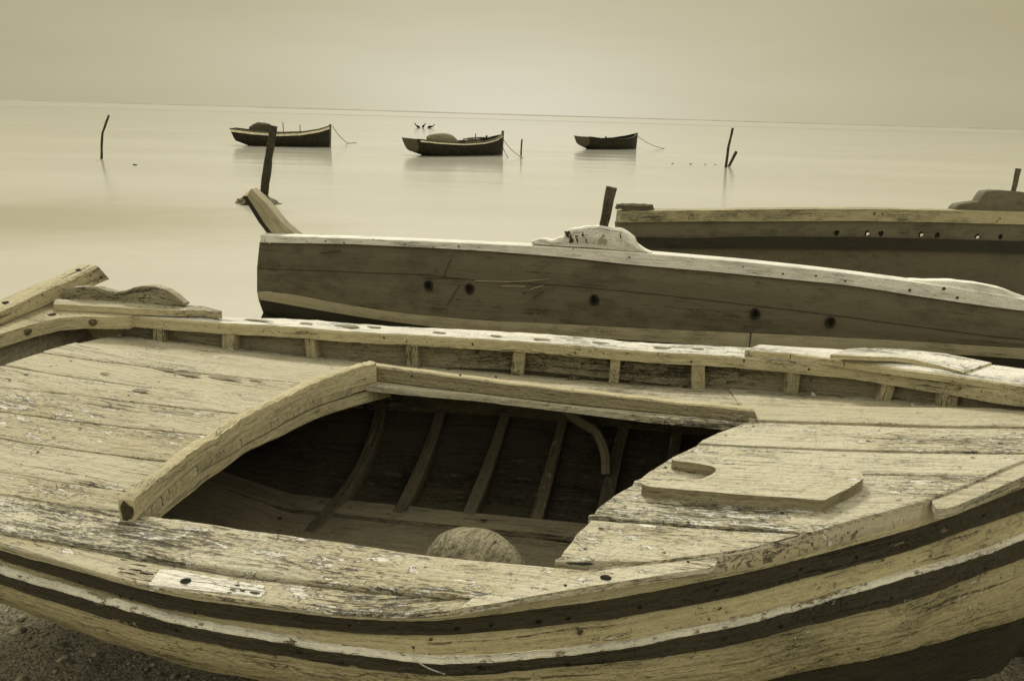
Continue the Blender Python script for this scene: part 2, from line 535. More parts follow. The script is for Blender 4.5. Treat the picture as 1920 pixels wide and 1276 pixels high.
M['hole'] = plain('dark hole', (0.010, 0.0085, 0.004), 0.95, 50, 0.3, 0.1)
M['tar_or_shade'] = plain('tar stain', (0.055, 0.046, 0.024), 0.9, 80, 0.4, 0.3)
M['iron'] = plain('rusty iron', (0.10, 0.085, 0.045), 0.6, 120, 0.5, 0.7)
M['rope'] = plain('rope', (0.11, 0.095, 0.055), 0.95, 300, 0.5, 0.8)
M['far_dark'] = plain('far dark hull', (0.022, 0.019, 0.009), 0.7, 8, 0.4, 0.1)
M['far_grey'] = plain('far grey transom', (0.075, 0.065, 0.036), 0.75, 8, 0.3, 0.1)
M['far_cream'] = plain('far cream stripe', (0.72, 0.66, 0.47), 0.8, 8, 0.2, 0.1)
M['far_mid'] = plain('far gunwale', (0.10, 0.087, 0.047), 0.8, 8, 0.3, 0.1)
M['net'] = plain('heaped net', (0.19, 0.165, 0.098), 0.95, 26, 0.35, 1.0, 0.05)
M['net_dark'] = plain('dark heaped net', (0.07, 0.06, 0.032), 0.95, 26, 0.35, 1.0, 0.05)
M['pole'] = plain('wet pole', (0.045, 0.038, 0.02), 0.8, 18, 0.4, 0.6, 0.02)
M['rock'] = plain('mound of weed and stones', (0.13, 0.11, 0.062), 0.9, 14, 0.5, 1.0, 0.05)
M['bird'] = plain('bird feathers', (0.02, 0.017, 0.008), 0.9, 30, 0.3, 0.2)


def stone_mat():
    m = NT('rough fibrous stone'); c = m.coord('Object')
    a = m.noise(m.vadd(c, m.scale(m.noise(c, 6.0, 2, out='Color'), (0.06, 0.06, 0.06))), (70, 16, 40), 4, 0.6)
    b = m.noise(c, 75.0, 4, 0.6)
    col = m.mix(m.step(a, 0.35, 0.7), (0.32, 0.28, 0.17), (0.15, 0.13, 0.072))
    col = m.mix(m.step(b, 0.58, 0.68, 0, 0.8), col, (0.055, 0.046, 0.022))
    m.put(m.b.inputs['Base Color'], col); m.b.inputs['Roughness'].default_value = 0.95
    m.bump(m.math('ADD', a, m.math('MULTIPLY', b, 0.8)), 1.0, 0.012)
    return m.mat


M['stone'] = stone_mat()


def gravel_mat():
    m = NT('gravelly sand'); c = m.coord('Object')
    n1 = m.noise(c, 3.0, 5, 0.6); n2 = m.noise(c, 70.0, 5, 0.7)
    v1 = m.voro(c, 190.0, out='Distance'); vc = m.voro(c, 190.0, out='Color')
    sp = m.t.nodes.new('ShaderNodeSeparateColor'); m.put(sp.inputs[0], vc)
    col = m.mix(m.step(n2, 0.35, 0.7), (0.095, 0.081, 0.045), (0.44, 0.385, 0.235))
    col = m.mix(m.step(sp.outputs[0], 0.72, 0.85, 0, 0.8), col, (0.42, 0.37, 0.23))
    col = m.mix(m.step(n1, 0.5, 0.7, 0, 0.5), col, (0.055, 0.046, 0.024))
    m.put(m.b.inputs['Base Color'], col); m.b.inputs['Roughness'].default_value = 0.95
    m.bump(m.math('SUBTRACT', m.math('MULTIPLY', n2, 2.0), m.math('MULTIPLY', v1, 0.6)), 1.0, 0.012)
    return m.mat


M['gravel'] = gravel_mat()


def pebble_mat():
    m = NT('pebbles'); c = m.coord('Object')
    n = m.noise(c, 38.0, 2, 0.5); n2 = m.noise(c, 300.0, 3)
    col = m.mix(m.step(n, 0.38, 0.62), (0.07, 0.06, 0.032), (0.40, 0.35, 0.215))
    m.put(m.b.inputs['Base Color'], m.mix(m.step(n2, 0.4, 0.7, 0, 0.4), col, (0.05, 0.043, 0.022))); m.b.inputs['Roughness'].default_value = 0.9
    m.bump(n2, 0.5, 0.003)
    return m.mat


def water_mat():
    m = NT('sheltered sea water'); g = m.t.nodes.new('ShaderNodeNewGeometry').outputs['Position']
    sx = m.t.nodes.new('ShaderNodeSeparateXYZ'); m.put(sx.inputs[0], g)
    y = sx.outputs['Y']
    cc = m.noise(g, (0.05, 0.12, 1), 3, 0.5)
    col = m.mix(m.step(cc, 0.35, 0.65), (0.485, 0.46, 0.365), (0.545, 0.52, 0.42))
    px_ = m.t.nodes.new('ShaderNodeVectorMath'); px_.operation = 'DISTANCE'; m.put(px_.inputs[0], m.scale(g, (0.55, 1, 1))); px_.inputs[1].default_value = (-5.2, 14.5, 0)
    col = m.mix(m.step(m.math('ADD', px_.outputs['Value'], m.math('MULTIPLY', m.noise(g, (0.4, 0.5, 1), 4), 3.0)), 2.0, 6.0, 0.75, 0.0), col, (0.30, 0.262, 0.15))  # dark patch on the left: shade painted into the water colour
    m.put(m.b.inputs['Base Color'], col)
    m.b.inputs['IOR'].default_value = 1.33
    ruff = m.step(m.noise(g, (0.0012, 0.009, 1), 3, 0.6), 0.50, 0.62)
    ruff = m.math('MULTIPLY', ruff, m.step(y, 90.0, 400.0))
    m.put(m.b.inputs['Roughness'], m.math('ADD', m.step(y, 14.0, 60.0, 0.17, 0.085), m.math('MULTIPLY', ruff, 0.08)))
    w1 = m.noise(g, (0.9, 3.2, 1), 2, 0.45)
    w2 = m.noise(g, (0.22, 1.0, 1), 2, 0.5)
    w3 = m.noise(g, (4.0, 9.0, 1), 2, 0.5)
    calm = m.step(m.noise(g, (0.06, 0.16, 1), 2, 0.5), 0.35, 0.7, 0.25, 1.0)
    h = m.math('ADD', m.math('MULTIPLY', w1, 0.022), m.math('MULTIPLY', w2, 0.05))
    h = m.math('ADD', h, m.math('MULTIPLY', w3, 0.003))
    w4 = m.noise(g, (0.28, 0.50, 1), 3, 0.5)
    h = m.math('ADD', h, m.math('MULTIPLY', w4, m.step(y, 20.0, 36.0, 0.0, 0.16)))
    m.bump(m.math('MULTIPLY', h, calm), 1.0, 0.30)
    return m.mat


# ------------------------------------------------------------------ the setting: beach and water
def ground_z(x, y):
    y = np.asarray(y, float)
    z = np.where(y < 1.0, 0.74 - 0.03 * (y - 1.0), 0.74 - 0.135 * (y - 1.0))
    z = np.where(y > 8.5, 0.74 - 0.135 * 7.5 - 0.02 * (np.minimum(y, 60) - 8.5), z)
    return np.where(y < -20, 0.74 + 0.63, z)


def make_ground():
    mb = MB()
    xs = np.concatenate([[-3000, -300, -60, -15, -6], np.linspace(-3.0, 3.0, 241), [6, 15, 60, 300, 3000]])
    ys = np.concatenate([[-3000, -300, -40, -10, -3, 0], np.linspace(0.6, 3.4, 141), np.linspace(3.7, 9, 16), [12, 20, 40, 80, 400]])
    X, Y = np.meshgrid(xs, ys, indexing='ij')
    Z = ground_z(X, Y)
    P = np.stack([X, Y, Z * 0], -1)
    near = np.clip(1 - np.maximum(np.abs(X) - 3, 0) / 3, 0, 1)
    Z = Z + near * (0.010 * wob(P, 9.0) + 0.006 * wob(P, 32.0) + 0.003 * wob(P + 5, 90.0)) + 0.02 * wob(P, 0.6) * (Y < 9)
    mb.grid(np.stack([X, Y, Z], -1), np.stack([X, Y], -1))
    o = mb.build('beach', M['gravel'], sharp=180)
    tag(o, 'gravelly sand of the beach under the boats', 'beach', kind='structure')


make_ground()


def make_pebbles():
    mb = MB()
    bm = bmesh.new(); bmesh.ops.create_icosphere(bm, subdivisions=1, radius=1.0)
    V0 = np.array([v.co[:] for v in bm.verts]); F0 = [[v.index for v in f.verts] for f in bm.faces]; bm.free()
    for _ in range(9000):
        x = rng.uniform(-2.3, 0.3); y = rng.uniform(1.1, 3.1)
        r = 0.0022 * math.exp(rng.normal(0.25, 0.6))
        if rng.random() < 0.014: r = rng.uniform(0.010, 0.024)
        z = float(ground_z(x, y)) + 0.010 * float(wob(np.array([x, y, 0.0]), 9.0)) + 0.006 * float(wob(np.array([x, y, 0.0]), 32.0)) + 0.02 * float(wob(np.array([x, y, 0.0]), 0.6))
        V = V0 * (1 + 0.25 * wob(V0 + x * 50, 1.6)[:, None]) * np.array([rng.uniform(0.8, 1.5), rng.uniform(0.8, 1.4), rng.uniform(0.4, 0.8)]) * r
        a = rng.uniform(0, 6.28); c, s = math.cos(a), math.sin(a)
        V = np.stack([V[:, 0] * c - V[:, 1] * s, V[:, 0] * s + V[:, 1] * c, V[:, 2]], 1) + np.array([x, y, z + r * 0.25])
        mb.add(V, V[:, :2], F0)
    o = mb.build('pebbles', pebble_mat(), sharp=60)
    tag(o, 'small pebbles scattered on the sand below the nearest boat', 'pebbles', kind='stuff')


make_pebbles()


def shoal(name, y, x0, x1, h, seed, label):
    xs = np.linspace(x0, x1, 400)
    Q = np.stack([xs * 0 + seed, xs / (x1 - x0) * 60, xs * 0], 1)
    hh = h * (0.85 + 0.2 * wob(Q, 0.4) + 0.05 * wob(Q + 4, 2.0))
    hh *= np.clip((xs - x0) / (0.08 * (x1 - x0)), 0, 1) * np.clip((x1 - xs) / (0.08 * (x1 - x0)), 0, 1)
    d = y * 0.02
    prof = [(-d, -0.2), (-d * 0.5, 0.55), (0, 1.0), (d * 0.7, 0.6), (d, -0.2)]
    mb = MB()
    mb.grid(np.stack([np.stack([xs, xs * 0 + y + a, np.where(b < 0, -0.3, hh * b)], 1) for a, b in prof], 1))
    o = mb.build(name, plain('far sand bar', (0.30, 0.277, 0.208), 0.95, 0.02, 0.15, 0.0), sharp=180)
    tag(o, label, 'sandbar', kind='structure')


shoal('far_shore', 2600.0, -2300.0, 2300.0, 4.0, 1, 'low far shore along the horizon')
shoal('sandbar', 330.0, -330.0, 330.0, 0.16, 6, 'thin bar of sand breaking the water before the horizon')

mbw = MB()
ys = [6.3, 9, 14, 25, 60, 200, 800, 3000, 9000]
xs = [-9000, -2000, -400, -60, 0, 60, 400, 2000, 9000]
mbw.grid(np.array([[[x, y, 0.0] for y in ys] for x in xs]))
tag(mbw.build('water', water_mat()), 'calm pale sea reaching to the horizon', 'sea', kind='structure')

# ------------------------------------------------------------------ boat one: the weathered decked boat in front
F1 = Frame(0.05, 2.0, -9.0)
BASE1 = 0.60
boat1 = empty('fishing_boat', (F1.o[0], F1.o[1], BASE1), F1.deg)
tag(boat1, 'pale weathered decked fishing boat with an open hold, nearest on the beach', 'boat', 'fishing boats hauled up on the beach')
SH = 0.04


def sh(x): return SH * np.asarray(x) ** 2


def z_near(x, y): return 1.235 + sh(x)
def z_rail(x, y): return 1.305 + sh(x)
def z_deck(x, y): return 1.207 - 0.028 * (y + 0.13) / 0.735 + 0.058 * np.clip(1 - ((y + 0.13) / 0.735) ** 2, -0.15, 1) + sh(x)


def b1(mb, name, mats, parent=None, **kw):
    return mb.build(name, mats, boat1 if parent is None else parent, base=BASE1 if True else 0, **kw)


near_px = [(0, 1018), (100, 1047), (273, 1093), (450, 1123), (640, 1146), (767, 1150), (860, 1142), (1007, 1118), (1107, 1102), (1340, 1068), (1447, 1047), (1600, 1004), (1763, 958), (1920, 890)]
near = F1.many(near_px, z_near)[:, :2]
tl = near[0] - near[2]; tl /= np.linalg.norm(tl)
left_ext = [near[0] + np.array([-0.75, 0.21]), near[0] + np.array([-0.38, 0.075])]
tr = near[-1] - near[-3]; tr /= np.linalg.norm(tr)
right_ext = [near[-1] + tr * 0.25, near[-1] + tr * 0.52 + np.array([0.0, 0.03])]
NEAR = smooth(np.vstack([left_ext, near, right_ext]), 480)
ns_ = arclen(NEAR)
_t = np.gradient(NEAR, axis=0); _t /= np.linalg.norm(_t, axis=1)[:, None]
NIN = np.stack([-_t[:, 1], _t[:, 0]], 1)          # inward (towards +y)

fi_px = [(255, 592), (400, 603), (500, 610), (600, 617), (800, 630), (960, 638), (1130, 652), (1280, 663), (1400, 670), (1580, 687), (1747, 710), (1919, 738)]
fo_px = [(420, 592), (587, 600), (753, 612), (920, 619), (1059, 628), (1193, 640), (1393, 650), (1560, 656), (1777, 668), (1919, 697)]
FI = F1.many(fi_px, z_rail)[:, :2]
FO = F1.many(fo_px, z_rail)[:, :2]
BOW = NEAR[-1] + np.array([0.02, 0.02])
dpx = [(240, 652), (400, 662), (570, 672), (780, 688), (970, 706), (1150, 720), (1310, 732), (1490, 750), (1680, 770), (1820, 795)]
DE = F1.many(dpx, z_deck)

FIx = np.vstack([[-1.52, FI[0, 1] - 0.045], FI, [1.46, 0.20], BOW + np.array([0.03, 0.0])])
FOx = np.vstack([[-1.52, 0.345], [-1.36, 0.415], FO, BOW + np.array([0.06, 0.03])])
FOx = FOx[np.argsort(FOx[:, 0])]
FIx = smooth(FIx, 200); FOx = smooth(FOx, 200)


def yN(x): return np.interp(x, NEAR[:, 0], NEAR[:, 1])
def yFI(x): return np.interp(x, FIx[:, 0], FIx[:, 1])
def yFO(x): return np.interp(x, FOx[:, 0], FOx[:, 1])


def line(px, zf=z_deck):
    P = F1.many(px, zf)
    o = np.argsort(P[:, 0]); P = P[o]
    def f(x):
        x = np.asarray(x, float)
        y = np.interp(x, P[:, 0], P[:, 1])
        sl0 = (P[1, 1] - P[0, 1]) / max(P[1, 0] - P[0, 0], 1e-3); sl1 = (P[-1, 1] - P[-2, 1]) / max(P[-1, 0] - P[-2, 0], 1e-3)
        y = np.where(x < P[0, 0], P[0, 1] + 0.5 * sl0 * (x - P[0, 0]), y)
        return np.where(x > P[-1, 0], P[-1, 1] + 0.5 * sl1 * (x - P[-1, 0]), y)
    return f


XT = -1.435                                    # inner face of the transom
hl = smooth(F1.many([(277, 957), (323, 913), (377, 868), (417, 846), (465, 817), (520, 787), (600, 748), (683, 723)], z_deck), 60)   # hatch, stern end
hn = line([(310, 968), (460, 993), (640, 1016), (780, 1038), (973, 1057), (1073, 1066)])   # hatch, near side
hf = line([(694, 722), (890, 741), (1067, 761), (1200, 778), (1430, 801)])                 # hatch, far side
hr = smooth(F1.many([(1035, 1062), (1050, 1045), (1110, 967), (1150, 935), (1200, 900), (1250, 868), (1300, 840), (1345, 818), (1392, 801)], z_deck), 60)


def xHL(y):
    o = np.argsort(hl[:, 1]); q = hl[o]
    y = np.asarray(y, float)
    x = np.interp(y, q[:, 1], q[:, 0])
    return np.where(y < q[0, 1], q[0, 0] + (y - q[0, 1]) * 0.25, np.where(y > q[-1, 1], q[-1, 0] + (y - q[-1, 1]) * 0.25, x))


def xHR(y):
    o = np.argsort(hr[:, 1]); q = hr[o]
    y = np.asarray(y, float)
    x = np.interp(y, q[:, 1], q[:, 0])
    return np.where(y > q[-1, 1], q[-1, 0] + (y - q[-1, 1]) * 0.4, x)


def board(mb, lo, hi, x0, x1, gl=0.0016, gh=0.0016, dz=0.0, nu=150, thick=0.018, ragged0=0.0, ragged1=0.0, mat=0, emat=None):
    """one deck board between the lines lo(x) and hi(x), from x0(y) to x1(y)"""
    vv = np.array([0, 0.02, 0.06, 0.2, 0.4, 0.6, 0.8, 0.94, 0.98, 1.0])
    u = np.concatenate([[0, 0.0015, 0.005], np.linspace(0.012, 0.988, nu), [0.995, 0.9985, 1]])
    seed = rng.uniform(0, 50)
    G = np.zeros((len(u), len(vv), 3))
    for j, w in enumerate(vv):
        xa = xb = None
        ya = lo(-0.6) * (1 - w) + hi(-0.6) * w
        xa = float(x0(ya)) if callable(x0) else x0
        for _ in range(4):
            ya = float(lo(xa) * (1 - w) + hi(xa) * w); xa = float(x0(ya)) if callable(x0) else x0
        xb = 0.6
        for _ in range(4):
            yb = float(lo(xb) * (1 - w) + hi(xb) * w); xb = float(x1(yb)) if callable(x1) else x1
        if ragged0: xa += ragged0 * math.sin(seed * 3 + w * 31) * 0.5 + ragged0 * 0.5 * math.sin(w * 77 + seed)
        if ragged1: xb += ragged1 * math.sin(seed * 3 + w * 37)
        x = xa + (xb - xa) * u
        l = lo(x); h = hi(x)
        ga = gl(x) if callable(gl) else gl; gb = gh(x) if callable(gh) else gh
        Q = np.stack([x, x * 0 + seed, x * 0], 1)
        l = l + ga * (1 + 0.5 * wob(Q, 9) + 0.4 * wob(Q, 45)); h = h - gb * (1 + 0.5 * wob(Q + 3, 9) + 0.4 * wob(Q + 3, 45))
        h = np.maximum(h, l)
        y = l + (h - l) * w
        z = z_deck(x, y) + dz + 0.0012 * wob(np.stack([x, y, x * 0 + seed], 1), 5) + 0.0006 * wob(np.stack([x, y, x * 0 + seed], 1), 40)
        z = z - 0.0022 * (w in (0, 1.0)) - 0.0006 * (w in (0.02, 0.98))
        z[0] -= 0.003; z[-1] -= 0.003
        G[:, j] = np.stack([x, y, z], 1)
    lowr = G.copy(); lowr[..., 2] -= thick
    full = np.concatenate([lowr[:, :1], G, lowr[:, -1:]], 1)
    e0 = full[:1].copy(); e0[..., 2] = full[:1, :, 2].min(axis=1, keepdims=True)[..., 0:1] * 0 + np.minimum(full[:1, :, 2], np.concatenate([lowr[:1, :1, 2], lowr[:1, :, 2], lowr[:1, -1:, 2]], 1))
    e1 = full[-1:].copy(); e1[..., 2] = np.minimum(full[-1:, :, 2], np.concatenate([lowr[-1:, :1, 2], lowr[-1:, :, 2], lowr[-1:, -1:, 2]], 1))
    full = np.concatenate([e0, full, e1], 0)
    UV = full[..., :2].copy(); UV[:, 0, 1] -= thick; UV[:, -1, 1] += thick; UV[0, :, 0] -= thick; UV[-1, :, 0] += thick
    UV[..., 1] += seed
    mb.grid(full[:-1], UV[:-1], mat)
    mb.grid(full[-2:], UV[-2:], mat if emat is None else emat)


def const(c): return lambda x: np.asarray(x, float) * 0 + c


L0 = line([(143, 673), (360, 700), (550, 718)]); L1 = line([(67, 697), (267, 727), (487, 743)])
L2 = line([(0, 726), (133, 740), (433, 775)]); L3 = line([(0, 772), (370, 814)]); L4 = line([(0, 822), (303, 863)])
L5 = line([(0, 883), (240, 920)]); CR = line([(163, 1025), (300, 1050), (467, 1077), (640, 1098), (773, 1110)])
L6 = lambda x: np.where(np.asarray(x) < -0.6, line([(0, 927), (260, 963)])(x), hn(x))
deckmats = [M['deck'], M['deck_worn'], M['hole'], M['worn'], M['tar_or_shade'], M['rail'], M['stain']]
nearlo = lambda x: yN(x) + 0.004
farhi = lambda x: yFI(x) + 0.060

# stern deck
mb = MB()
seq = [L6, L5, L4, L3, L2, L1, L0]
for k_, (a, b_) in enumerate(zip(seq[:-1], seq[1:])):
    board(mb, a, b_, XT, lambda y: xHL(y) - 0.001, gl=0.0022, gh=0.0022, dz=0.0009 * k_, emat=5)
board(mb, L0, lambda x: L0(x) + 0.17 + 0.02 * x, XT, lambda y: xHL(y) - 0.001, gh=0.0004, dz=0.006, emat=5)


def stain_or_shade_at(mb, px, py, r, ry, ax=(1, 0, 0), mat=2, up=0.0016, zf=z_deck):
    p = F1.at(px, py, zf); n = (0, -0.1, 1)
    mb.disc(p + np.array([0, 0, up]), n, r, mat, 18, ry, ax)


for px, py, r_, q in ((265, 737, 0.024, 0.010), (310, 697, 0.035, 0.010), (350, 705, 0.050, 0.012), (420, 713, 0.055, 0.012), (480, 717, 0.022, 0.008), (198, 705, 0.016, 0.006)):
    stain_or_shade_at(mb, px, py, r_, q, ax=(1, -0.04, 0), mat=6, up=0.0085)
for k_, (a, b_) in enumerate(zip(seq[:-1], seq[1:])):
    for xq in (-1.33, -1.02, None):
        for fr_ in (0.28, 0.72):
            yy = float(a(-0.9) * (1 - fr_) + b_(-0.9) * fr_)
            x = (float(xHL(yy)) - 0.055 if xq is None else xq) + rng.uniform(-0.012, 0.012)
            y = float(a(x) * (1 - fr_) + b_(x) * fr_) + rng.uniform(-0.006, 0.006)
            r_ = rng.uniform(0.0018, 0.0036)
            mb.disc([x, y, float(z_deck(x, y)) + 0.0009 * k_ + 0.0022], (0, 0, 1), r_ * rng.uniform(1, 2.2), 2 if rng.random() < 0.5 else 4, 9, r_)
o = b1(mb, 'stern_deck', deckmats)

# near side deck and covering board
mb = MB()
gapc = lambda x: np.interp(x, [-1.5, -0.78, -0.66, -0.4, -0.1, 0.0, 0.1, 1], [0.0005, 0.0006, 0.003, 0.0048, 0.0036, 0.0022, 0.0005, 0.0005])
board(mb, lambda x: np.maximum(CR(x), nearlo(x)), lambda x: np.maximum(L6(x), nearlo(x) + 0.002), XT, 0.26, gl=gapc, gh=0.0012, dz=0.002, nu=210, mat=1)
xs = np.concatenate([np.linspace(XT - 0.06, 1.60, 320)])
rows = []
ci = lambda x: np.maximum(np.minimum(CR(x) - gapc(x), yN(x) + 0.30), yN(x) + np.interp(x, [0.25, 0.5], [0.03, 0.012]))
for w in (0.0, 0.03, 0.10, 0.35, 0.7, 0.97, 1.0):
    y = yN(xs) * (1 - w) + ci(xs) * w
    inner = np.clip((xs - 0.02) / 0.2, 0, 1)
    zt = z_near(xs, y) * (1 - w) + (z_deck(xs, y) - 0.006 * (1 - inner) + 0.0025 * inner) * w
    zt = zt - (0.007 if w == 0 else 0.0022 if w == 0.03 else 0.0)
    rows.append(np.stack([xs, y, zt + 0.0008 * wob(np.stack([xs, y, xs * 0], 1), 14)], 1))
low = rows[-1].copy(); low[:, 2] -= 0.02; rows.append(low)
G = np.stack(rows, 1)
mb.grid(G, np.stack([np.tile(np.interp(xs, NEAR[:, 0], ns_)[:, None], (1, G.shape[1])), G[..., 1] - G[:, :1, 1]], -1))
# bolt hole, rot gouges and knife cut
for px, py, r_, q in ((232, 1052, 0.009, 0.0022), (262, 1062, 0.020, 0.0024), (255, 1071, 0.016, 0.0030), (240, 1077, 0.022, 0.0024), (275, 1078, 0.017, 0.0034), (228, 1069, 0.010, 0.0020)):
    stain_or_shade_at(mb, px, py, r_ * 0.85, q * 0.75, ax=(1, -0.03, 0), up=0.0035)
o = b1(mb, 'side_deck', deckmats)

# a bleached patch let into the covering board
mb = MB()
zp = lambda x, y: z_deck(x, y) * 0.5 + z_near(x, y) * 0.5 + 0.0015
pp = F1.many([(280, 1095), (300, 1066), (330, 1068), (400, 1081), (470, 1093), (497, 1097), (492, 1104), (500, 1108), (486, 1119), (440, 1113), (360, 1104)], zp)
mb.prism(pp, 0.012)
h = F1.at(348, 1088, lambda x, y: zp(x, y) + 0.001)
mb.disc(h, (0, 0, 1), 0.0095, 1, 20, 0.0085, j=0.2)
for px, py, r_, q in ((445, 1096, 0.005, 0.002), (436, 1104, 0.006, 0.002), (455, 1106, 0.005, 0.0018), (430, 1110, 0.005, 0.0015), (478, 1110, 0.010, 0.003)):
    mb.disc(F1.at(px, py, lambda x, y: zp(x, y) + 0.001), (0, 0, 1), r_, 2, 10, q)
b1(mb, 'rail_patch', [M['worn'], M['hole'], M['tar_or_shade']], bevel=0.0015)

# fore deck
mb = MB()
s1 = line([(1430, 797), (1600, 802), (1765, 807)]); s2 = line([(1345, 837), (1600, 848), (1920, 854)])
s3 = line([(1215, 907), (1620, 890), (1815, 893)]); s4 = line([(1110, 970), (1300, 985), (1500, 1000)]); s5 = line([(1045, 1058), (1215, 1057)])
s0 = line([(1404, 761), (1530, 768), (1658, 772)])
nl = lambda f: (lambda x: np.maximum(f(x), yN(x) + np.interp(x, [0.25, 0.5], [0.022, 0.008])))
g4 = lambda x: np.interp(x, [0.1, 0.25, 0.55, 0.63, 0.7], [0.004, 0.0042, 0.0026, 0.0016, 0.0003])
g2 = lambda x: np.interp(x, [0.4, 0.6, 0.9, 1.15, 1.3], [0.0018, 0.0014, 0.0032, 0.0048, 0.002])
g3 = lambda x: np.interp(x, [0.3, 0.8, 1.0, 1.05], [0.001, 0.002, 0.0014, 0.0003])
board(mb, nl(lambda x: s5(x) + 0.010), nl(s4), xHR, 0.66, gl=lambda x: np.interp(x, [0.1, 0.3, 0.34], [0.004, 0.003, 0.0003]), gh=g4, ragged0=0.006, dz=-0.001, mat=1)
board(mb, nl(s4), nl(s3), xHR, 1.10, gl=g4, gh=g3, ragged0=0.006, dz=0.003, mat=1)
board(mb, nl(s3), nl(s2), xHR, 1.36, gl=g3, gh=g2, ragged0=0.006, dz=0.005, mat=1)
board(mb, nl(s2), nl(s1), xHR, 1.44, gl=g2, gh=lambda x: np.interp(x, [0.5, 1.07, 1.09], [0.002, 0.002, 0.0004]), ragged0=0.004, dz=0.009, mat=1)
fx1 = lambda y: 1.46
board(mb, nl(lambda x: s1(x) + 0.0), lambda x: np.maximum(s0(x), yN(x) + 0.03), lambda y: 0.585, fx1, gl=0.0005, gh=lambda x: np.interp(x, [0.5, 0.62, 0.98, 1.02], [0.0012, 0.0022, 0.0022, 0.0003]), dz=0.017, thick=0.022)
board(mb, lambda x: np.maximum(s0(x), yN(x) + 0.03), lambda x: np.maximum(farhi(x), s0(x) + 0.004), lambda y: 0.585, fx1, gl=lambda x: np.interp(x, [0.5, 0.62, 0.98, 1.02], [0.0012, 0.0025, 0.002, 0.0003]), dz=0.004)
stain_or_shade_at(mb, 1303, 889, 0.026, 0.007, ax=(1, 0.1, 0), mat=4, up=0.0075)  # shade inside the cover board's slot, painted as a dark disc
stain_or_shade_at(mb, 1088, 1062, 0.026, 0.0045, ax=(1, 0.12, 0), mat=2, up=0.0065)
for px, py, r_ in ((1610, 886, 0.006), (1290, 982, 0.004), (1400, 920, 0.003), (1505, 870, 0.003), (1665, 880, 0.003), (1245, 1040, 0.004)):
    stain_or_shade_at(mb, px, py, r_, r_ * 0.6, up=0.005)
for lo_, hi_, dz_ in ((s5, s4, -0.001), (s4, s3, 0.003), (s3, s2, 0.005), (s2, s1, 0.009)):
    for off in (0.03, 0.36, 0.66):
        for fr_ in (0.3, 0.75):
            x = 0.4; y = float(lo_(x) * (1 - fr_) + hi_(x) * fr_); x = float(xHR(y)) + off + rng.uniform(-0.015, 0.015); y = float(lo_(x) * (1 - fr_) + hi_(x) * fr_)
            if y < float(yN(x)) + 0.03: continue
            r_ = rng.uniform(0.0018, 0.0034)
            mb.disc([x, y, float(z_deck(x, y)) + dz_ + 0.0024], (0, 0, 1), r_ * rng.uniform(1, 2.4), 2 if rng.random() < 0.5 else 4, 9, r_)
b1(mb, 'fore_deck', deckmats)

# far side deck
mb = MB()
mid_ = lambda x: np.maximum(hf(x) + 0.19, L0(x) + 0.17 + 0.02 * x)
board(mb, lambda x: np.where(np.asarray(x) < -0.62, L0(x) + 0.17 + 0.02 * x, hf(x)), lambda x: farhi(x), lambda y: np.where(np.asarray(y) > 0.05, -0.615, -0.6), 0.584, gl=0.0004, gh=0.0004, nu=160, dz=0.002)
board(mb, lambda x: L0(x) + 0.17 + 0.02 * x, farhi, XT, -0.616, gl=0.0004, gh=0.0004, nu=90)
b1(mb, 'side_deck', deckmats)

# ---- raised cover board with its slot, lying on the fore deck
mb = MB()
zc = lambda x, y: z_deck(x, y) + 0.030
pts = [(1203, 905), (1212, 911), (1300, 919), (1400, 927), (1500, 934), (1546, 937), (1556, 932), (1600, 910), (1618, 897), (1616, 886), (1600, 872), (1500, 862), (1400, 854), (1330, 850), (1290, 850), (1262, 855), (1258, 861), (1290, 866), (1320, 871), (1338, 875), (1343, 880), (1336, 888), (1318, 896), (1296, 900), (1262, 902), (1225, 900)]
cp = F1.many(pts, zc); cp = resample(np.vstack([cp, cp[:1]]), 110)[:-1]; cp[:, :2] += 0.0016 * np.stack([wob(cp, 60), wob(cp + 3, 60)], 1)
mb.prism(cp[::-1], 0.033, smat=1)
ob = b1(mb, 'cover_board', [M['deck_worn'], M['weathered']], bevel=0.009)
ob.modifiers['bevel'].segments = 3

# ---- coaming at the stern end of the hatch, and the beam under the board ends
def wallz(px, poly):
    out = []
    for a, b_ in px:
        r_ = F1.wall(a, b_, poly)
        if r_: out.append((r_[0], r_[1][2]))
    return np.array(sorted(out))


hlx = np.vstack([hl[0] + (hl[0] - hl[3]) * 2.0, hl, hl[-1] + (hl[-1] - hl[-4]) * 3])
hl2 = resample(hlx[:, :2], 90)
shl = arclen(hl2)
tp = wallz([(262, 925), (320, 879), (412, 815), (457, 781), (549, 737), (618, 705), (673, 687)], hl2)
bt = wallz([(310, 968), (367, 923), (463, 850), (533, 818), (600, 785), (690, 757)], hl2)
hz = np.array([z_deck(*p) for p in hl2])
ht = np.interp(shl, tp[:, 0], tp[:, 1] - np.interp(tp[:, 0], shl, hz))
hb = np.interp(shl, bt[:, 0], np.interp(bt[:, 0], shl, hz) - bt[:, 1])
_tt = np.gradient(hl2, axis=0); _tt /= np.linalg.norm(_tt, axis=1)[:, None]
aft = np.stack([-_tt[:, 1], _tt[:, 0]], 1)
aft = aft * np.sign(-aft[:, :1])


